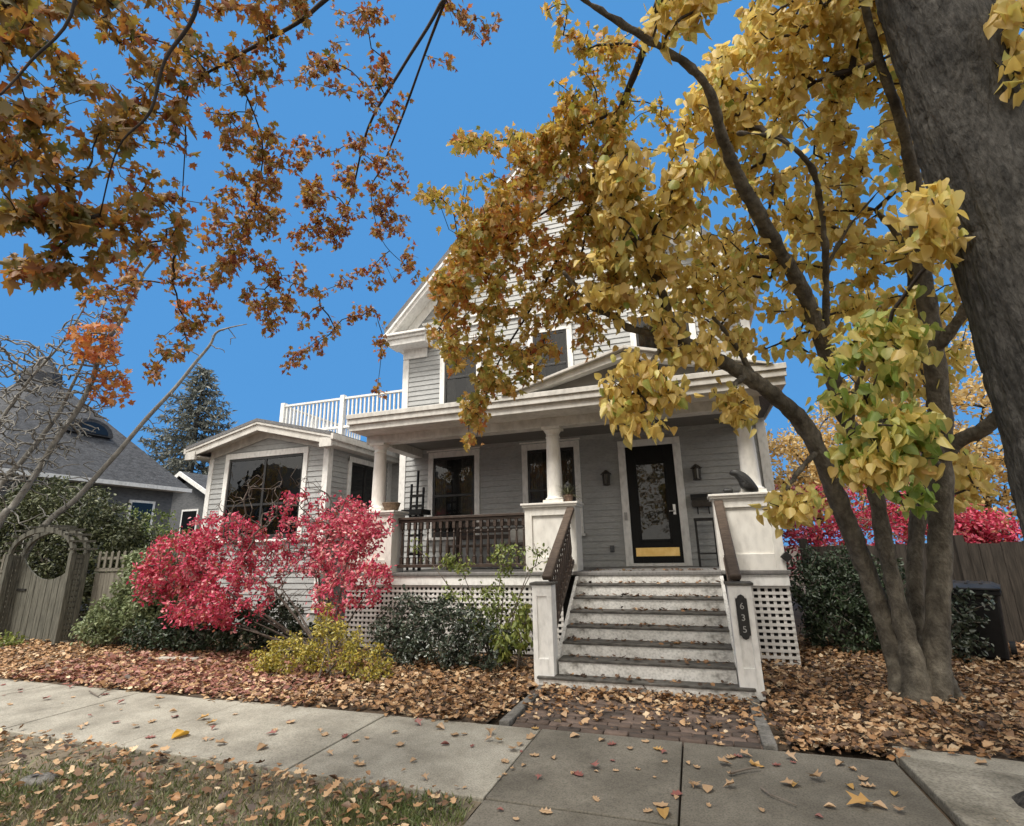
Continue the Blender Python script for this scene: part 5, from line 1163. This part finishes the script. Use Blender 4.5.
shrub('yew_bush', 'dark green yew bush between the porch corner and the yellow tree', (1.95, 9.2, 0), [lob(815,585,9.2,(.5,.45,.6)), lob(850,582,9.3,(.6,.45,.6)), lob(880,590,9.4,(.5,.4,.55)), lob(840,620,9.1,(.55,.4,.5)), lob(875,625,9.1,(.45,.4,.45)), lob(812,630,9.3,(.2,.2,.25),.4)], 'lf_yew', T_OVAL, .06, 16, 640, (.5, .25), spread=.09, stems=8, rmax=.035)
shrub('dark_vine', 'dark leafy bush covering the left side of the black bin', (2.85, 8.75, 0), [lob(962,610,8.6,(.22,.2,.25)), lob(970,635,8.6,(.22,.2,.28)), lob(978,598,8.5,(.2,.15,.1),.6), lob(950,640,8.7,(.3,.25,.35))], 'lf_dark', T_OVAL, .07, 8, 95, (.5, .25), spread=.07, stems=5, rmax=.012)
shrub('ivy_clump', 'small clump of green ivy at the foot of the arched gate', (-12.4, 6.55, 0), [lob(5,640,6.55,(.4,.3,.14))], 'lf_lime', T_OVAL, .07, 8, 40, (.45, .2), spread=.08, stems=4, rmax=.008)

# ================================================================== FALLEN LEAVES AND GRASS
UPV = np.array([0, 0, 1.0])
def flat_leaves(name, P, size, T, mat, tone, tilt=.35, parent=None, kind='stuff'):
    n = len(P); a = rng.uniform(0, 2*PI, n); tip = np.column_stack([np.cos(a), np.sin(a), rng.normal(size=n)*tilt])
    roll = UPV+rng.normal(size=(n, 3))*tilt; roll[:, 2] *= np.where(rng.random(n) < .35, -1, 1)
    return leaves(name, P, tip, size, T, mat, tone, parent, kind, roll=roll)
def litter(name, x0, x1, y0, y1, n, zmax, mat, keep=None, size=.056, lab=''):
    k = int(n*2.2)//3
    objs = []
    V = []; lv = []; lts = []; tone = []; off = 0; loff = 0
    for T in (T_OAK, T_CURL, T_CURL2):
        P = np.column_stack([rng.uniform(x0, x1, k), rng.uniform(y0, y1, k), rng.uniform(0, 1, k)**1.5*zmax+.008])
        if keep is not None: P = P[keep(P)]
        n_ = len(P); a = rng.uniform(0, 2*PI, n_); tip = np.column_stack([np.cos(a), np.sin(a), rng.normal(size=n_)*.3])
        roll = UPV+rng.normal(size=(n_, 3))*.32; roll[:, 2] *= np.where(rng.random(n_) < .35, -1, 1)
        v, l, s, t_, kk = leaf_arrays(P, tip, size*np.clip(np.exp(rng.normal(size=n_)*.36), .45, 1.55), T, 1.0, roll)
        V.append(v); lv.append(np.asarray(l)+off); off += len(v); lts.append(t_)
        tone.append(np.repeat(np.clip(.5+.27*rng.normal(size=n_), 0, 1), kk))
    lt = np.concatenate(lts); ls = np.concatenate([[0], np.cumsum(lt)[:-1]])
    o = npmesh(name, np.concatenate(V), np.concatenate(lv), ls, lt, mat, None, np.concatenate(tone), kind='stuff')
    return tag(o, lab, 'leaves')
def edge(P): return P[:, 1] > 4.93+.05*np.sin(P[:, 0]*3)+.03*np.sin(P[:, 0]*11)+rng.normal(size=len(P))*.035
litter('leaf_litter', -13.5, -1.9, 4.85, 8.0, 13500, .06, 'lf_litter', lambda P: edge(P) & (P[:, 1]+rng.random(len(P))*.8 < 7.9), lab='thick bed of dry brown leaves between the sidewalk and the shrubs')
litter('leaf_litter', .5, 9, 4.95, 10.2, 15500, .07, 'lf_litter', lambda P: (P[:, 1]+.04*rng.normal(size=len(P)) > 4.915+.30*np.clip((P[:, 0]-1.27)/.08, 0, 1)-.14*np.clip(P[:, 0]-1.3, 0, 9)) & ((P[:, 0] > .53+.02*rng.normal(size=len(P)))), lab='thick bed of dry brown leaves under the yellow tree')
litter('leaf_litter', -1.85, .47, 5.0, 6.34, 1150, .04, 'lf_litter', lambda P: P[:, 1]+rng.random(len(P))**3*1.1 > 6.0, lab='drift of pale dry leaves at the foot of the steps')
litter('leaf_litter', -9.2, -3.4, 4.95, 7.0, 4200, .065, 'lf_redlit', lambda P: edge(P) & (np.abs(P[:, 0]+6.9)+rng.random(len(P))*1.6 < 2.9), size=.06, lab='reddish leaves fallen below the crimson shrub')
litter('leaf_litter', -9, -1.45, .9, 3.62, 2300, .03, 'lf_litter', lambda P: (P[:, 1] < 3.60-.1*rng.random(len(P))**2) & ((rng.random(len(P)) < .55) | (P[:, 1] > 3.25)) & (P[:, 0]+rng.random(len(P))*.2 < -1.5), size=.05, lab='dry leaves scattered through the grass of the verge')
# leaves lodged on the treads
P = []
for i in range(0, nst+1):
    y, z = lev[i]; dep = (lev[i+1][0]-y) if i < nst else .5
    for k in range(70 if i else 60):
        x = rnd.uniform(-1.63, .27); u = rnd.random()**.5
        P.append((x, y+.02+u*(dep-.04), z+.004+rnd.random()*.014))
P = np.array(P); o = flat_leaves('step_leaves', P, rng.uniform(.03, .075, len(P)), T_CURL, 'lf_litter', np.clip(.2+.22*rng.normal(size=len(P)), 0, 1), .3)
tag(o, 'dry leaf crumbs lodged on the porch steps', 'leaves')
# grass of the verge
n = 60000; P = np.column_stack([rng.uniform(-9, -1.48, n), rng.uniform(.9, 3.54, n), np.full(n, -.03)])
dens = .5+.5*np.sin(P[:, 0]*1.7+1)*np.sin(P[:, 1]*2.3+.5)+.35*np.sin(P[:, 0]*5.1)*np.sin(P[:, 1]*4.4); dens += 1.2*np.exp(-((P[:, 0]+1.75)**2/.12+(P[:, 1]-3.4)**2/.08)); dens *= np.clip((3.62-P[:, 1])*1.6, .25, 1)
P = P[dens > rng.random(len(P))*.95]; n = len(P)
tip = rng.normal(size=(n, 3))*.8; tip[:, 2] = 1.0
gd = .5+.5*np.sin(P[:, 0]*2.3+2)*np.sin(P[:, 1]*3.1)+1.0*np.exp(-((P[:, 0]+1.75)**2/.12+(P[:, 1]-3.4)**2/.08))
o = leaves('verge_grass', P, tip, rng.uniform(.025, .07, n), T_NEEDLE, 'grass', np.clip(rng.uniform(.1, 1, n)-.5*(gd-.5), 0, 1), kind='stuff', aspect=.7); tag(o, 'patchy short grass of the verge', 'grass')

n = 3000; P = np.column_stack([rng.normal(-1.95, .38, n), rng.normal(3.15, .26, n), np.full(n, -.03)]); P = P[(P[:, 0] < -1.48) & (P[:, 1] < 3.55)]
P2 = np.column_stack([rng.normal(-4.6, .5, 2600), rng.normal(2.7, .3, 2600), np.full(2600, -.03)]); P = np.vstack([P, P2]); n = len(P)
tip = rng.normal(size=(n, 3))*.7; tip[:, 2] = 1.0
o = leaves('verge_grass', P, tip, rng.uniform(.03, .075, n), T_NEEDLE, 'grass', rng.uniform(.05, .6, n), kind='stuff', aspect=.7); tag(o, 'two greener tufts of fresh grass in the verge', 'grass')

# single leaves and twigs on the pavement
def leaf_mesh(T, mat):
    v, f = T; v = np.array(v)-[0, .5, 0]; v[:, 2] -= v[:, 2].min()
    me = bpy.data.meshes.new('fallen_leaf'); me.from_pydata([tuple(p) for p in v], [], [tuple(q) for q in f])
    a = me.attributes.new('tone', 'FLOAT', 'POINT'); a.data.foreach_set('value', rng.uniform(.2, .9)*np.ones(len(v), np.float32)); me.materials.append(M[mat]); return me
KM = {k: [leaf_mesh(T, 'lf_'+k) for T in (T_OAK, T_CURL, T_CURL2, T_MAPLE2)] for k in ('tan', 'amber', 'maroon')}
def put_leaf(px, py, k, size=None, label=None, group=True):
    q = gnd(px, py); on = 'brick path below the steps' if (-1.75 < q[0] < .36 and q[1] > 4.95) else 'concrete pavement'
    me = KM[k][rnd.randrange(4)]
    o = bpy.data.objects.new('fallen_leaf', me); COL.objects.link(o); s = size or rnd.uniform(.06, .11)
    o.location = (q[0], q[1], .010 if 'brick' in on else .006); o.rotation_euler = (rnd.uniform(-.12, .12), rnd.uniform(-.12, .12), rnd.uniform(0, 6.28)); o.scale = (s, s, s*rnd.uniform(.8, 1.6))
    nm = {'tan': 'pale tan', 'amber': 'amber yellow', 'maroon': 'dull maroon'}[k]
    tag(o, label or f'{nm} curled leaf lying on the {on}', 'leaf', None if label else f'{nm} leaves lying on the {on}')
    return o
o = put_leaf(180, 737, 'amber', .17, 'bright yellow leaf by the sidewalk joint left of the brick path'); o.data = leaf_mesh(T_CURL2, 'lf_bright')
o = put_leaf(858, 806, 'amber', .15, 'largest orange leaf of the cluster near the right slab edge')
o = put_leaf(664, 815, 'amber', .115, 'big yellow leaf on the centre joint at the bottom edge')
fixed = [(563,717,'tan'),(622,720,'tan'),(650,720,'tan'),(700,724,'tan'),(740,722,'tan'),(757,733,'tan'),(535,708,'tan'),(720,745,'tan'),(575,737,'tan'),(602,741,'tan'),(645,742,'tan'),(658,750,'amber'),(630,749,'tan'),(612,745,'maroon'),(534,756,'tan'),(553,759,'tan'),(593,768,'maroon'),(578,775,'maroon'),(596,800,'tan'),(546,813,'tan'),(676,795,'maroon'),(660,806,'tan'),(648,812,'tan'),(697,768,'tan'),(726,765,'tan'),(731,758,'tan'),(757,766,'amber'),(747,757,'tan'),(738,757,'maroon'),(729,788,'tan'),(695,786,'tan'),(708,790,'tan'),(786,785,'tan'),(795,786,'amber'),(762,811,'tan'),(815,780,'tan'),(852,770,'tan'),(863,780,'tan'),(868,787,'tan'),(850,788,'amber'),(895,795,'amber'),(880,808,'tan'),(900,812,'tan'),(830,808,'tan'),(792,760,'tan'),(840,765,'tan'),(1003,826,'tan'),(980,766,'tan'),
 (500,742,'amber'),(520,745,'tan'),(513,750,'tan'),(535,729,'amber'),(530,738,'tan'),(505,762,'tan'),(490,735,'tan'),(488,741,'tan'),(455,735,'tan'),(418,725,'maroon'),(395,733,'tan'),(440,729,'tan'),(400,745,'tan'),(330,755,'tan'),(355,742,'tan'),(325,735,'tan'),(345,737,'maroon'),(270,735,'maroon'),(275,731,'tan'),(262,749,'tan'),(222,745,'tan'),(210,725,'amber'),(202,720,'amber'),(213,730,'maroon'),(175,717,'maroon'),(173,712,'tan'),(152,722,'tan'),(115,723,'maroon'),(85,725,'tan'),(80,729,'tan'),(136,727,'tan'),(150,738,'maroon'),(120,704,'maroon'),(105,695,'maroon'),(70,688,'maroon'),(160,698,'tan'),(235,715,'tan'),(290,723,'tan'),(205,741,'tan'),(300,770,'tan'),(360,765,'tan'),(425,780,'tan'),(445,745,'maroon'),(20,690,'maroon'),(45,700,'maroon'),(10,705,'tan'),(190,690,'maroon')]
for a in fixed: put_leaf(*a)
for i in range(60):
    put_leaf(rnd.uniform(0, 500) if i < 38 else rnd.uniform(500, 870), 0, 'tan') if False else None
for i in range(46):
    x = rnd.uniform(0, 860); lo_ = 685+x*.075 if x < 500 else 745; hi_ = (712+x*.165) if x < 470 else 820
    put_leaf(x, rnd.uniform(lo_, hi_), rnd.choice(('tan', 'tan', 'maroon')), rnd.uniform(.035, .065))
def twig(pts, r, lab):
    P = [gnd(a, b) for a, b in pts]; P = [(p[0], p[1], r+.006+rnd.uniform(0, .01)) for p in P]
    b = MB(); b.tube(P, [r*(1-.5*i/(len(P)-1)) for i in range(len(P))], 6); tag(b.build('fallen_twig', 'palebark2'), lab, 'twig')
twig([(761,790),(770,797),(780,801),(797,808)], .007, 'thin curved twig lying on the pavement right of the centre joint')
twig([(731,776),(745,773),(760,771)], .010, 'short straight stick on the pavement between scattered leaves')
twig([(89,693),(98,698),(105,693),(118,690)], .008, 'crooked twig on the far left sidewalk slab')
twig([(945,643),(958,652),(966,664)], .010, 'pale stick standing out of the leaves beside the black bin')

# ================================================================== LIGHT
SUN_AZ, SUN_EL = math.radians(205), math.radians(60)
SKY_TINT = (.55, .88, 1.12, 1); CLOUD = (8.8, 8.4, 7.7, 1)
w = bpy.data.worlds.new('World'); SC.world = w; w.use_nodes = True; t = w.node_tree; t.nodes.clear()
sky = t.nodes.new('ShaderNodeTexSky'); sky.sky_type = 'NISHITA'; sky.sun_disc = False; sky.sun_elevation = SUN_EL; sky.sun_rotation = SUN_AZ
sky.air_density = 1.0; sky.dust_density = .6; sky.ozone_density = 1.0
# unseen cloud added for neutral fill, high up and behind the viewer, clear blue towards the house
tc = t.nodes.new('ShaderNodeTexCoord'); dp = t.nodes.new('ShaderNodeVectorMath'); dp.operation = 'DOT_PRODUCT'; dp.inputs[1].default_value = (.12, -.68, .72)
t.links.new(tc.outputs['Generated'], dp.inputs[0])
no = t.nodes.new('ShaderNodeTexNoise'); no.inputs['Scale'].default_value = 3.0; no.inputs['Detail'].default_value = 6; t.links.new(tc.outputs['Generated'], no.inputs['Vector'])
ad = t.nodes.new('ShaderNodeMath'); ad.operation = 'MULTIPLY_ADD'; ad.inputs[1].default_value = .35; t.links.new(no.outputs['Fac'], ad.inputs[0]); t.links.new(dp.outputs['Value'], ad.inputs[2])
mr = t.nodes.new('ShaderNodeMapRange'); mr.interpolation_type = 'SMOOTHSTEP'; mr.inputs['From Min'].default_value = .42; mr.inputs['From Max'].default_value = .72; t.links.new(ad.outputs[0], mr.inputs['Value'])
gm = t.nodes.new('ShaderNodeMix'); gm.data_type = 'RGBA'; gm.blend_type = 'MULTIPLY'; gm.inputs['Factor'].default_value = 1; gm.inputs['B'].default_value = SKY_TINT
t.links.new(sky.outputs[0], gm.inputs['A'])
mx = t.nodes.new('ShaderNodeMix'); mx.data_type = 'RGBA'; mx.inputs['B'].default_value = CLOUD
bl = t.nodes.new('ShaderNodeMix'); bl.data_type = 'RGBA'; bl.inputs['Factor'].default_value = .94; bl.inputs['B'].default_value = (.45, 1.60, 3.52, 1)
t.links.new(gm.outputs['Result'], bl.inputs['A'])
t.links.new(mr.outputs[0], mx.inputs['Factor']); t.links.new(bl.outputs['Result'], mx.inputs['A'])
bg = t.nodes.new('ShaderNodeBackground'); bg.inputs[1].default_value = .13; o = t.nodes.new('ShaderNodeOutputWorld')
t.links.new(mx.outputs['Result'], bg.inputs[0]); t.links.new(bg.outputs[0], o.inputs[0])
sl = bpy.data.lights.new('sun', 'SUN'); sl.energy = 3.0; sl.angle = math.radians(18); sl.color = (1, .95, .87)
so = bpy.data.objects.new('sun', sl); COL.objects.link(so)
dv = Vector((math.sin(SUN_AZ)*math.cos(SUN_EL), math.cos(SUN_AZ)*math.cos(SUN_EL), math.sin(SUN_EL)))
so.rotation_euler = dv.to_track_quat('Z', 'Y').to_euler(); so.location = (0, 0, 30)
SC.view_settings.view_transform = 'Standard'; SC.view_settings.look = 'None'; SC.view_settings.exposure = .62; SC.view_settings.gamma = 1
SC.render.engine = 'CYCLES'; SC.cycles.use_denoising = True; SC.cycles.max_bounces = 8
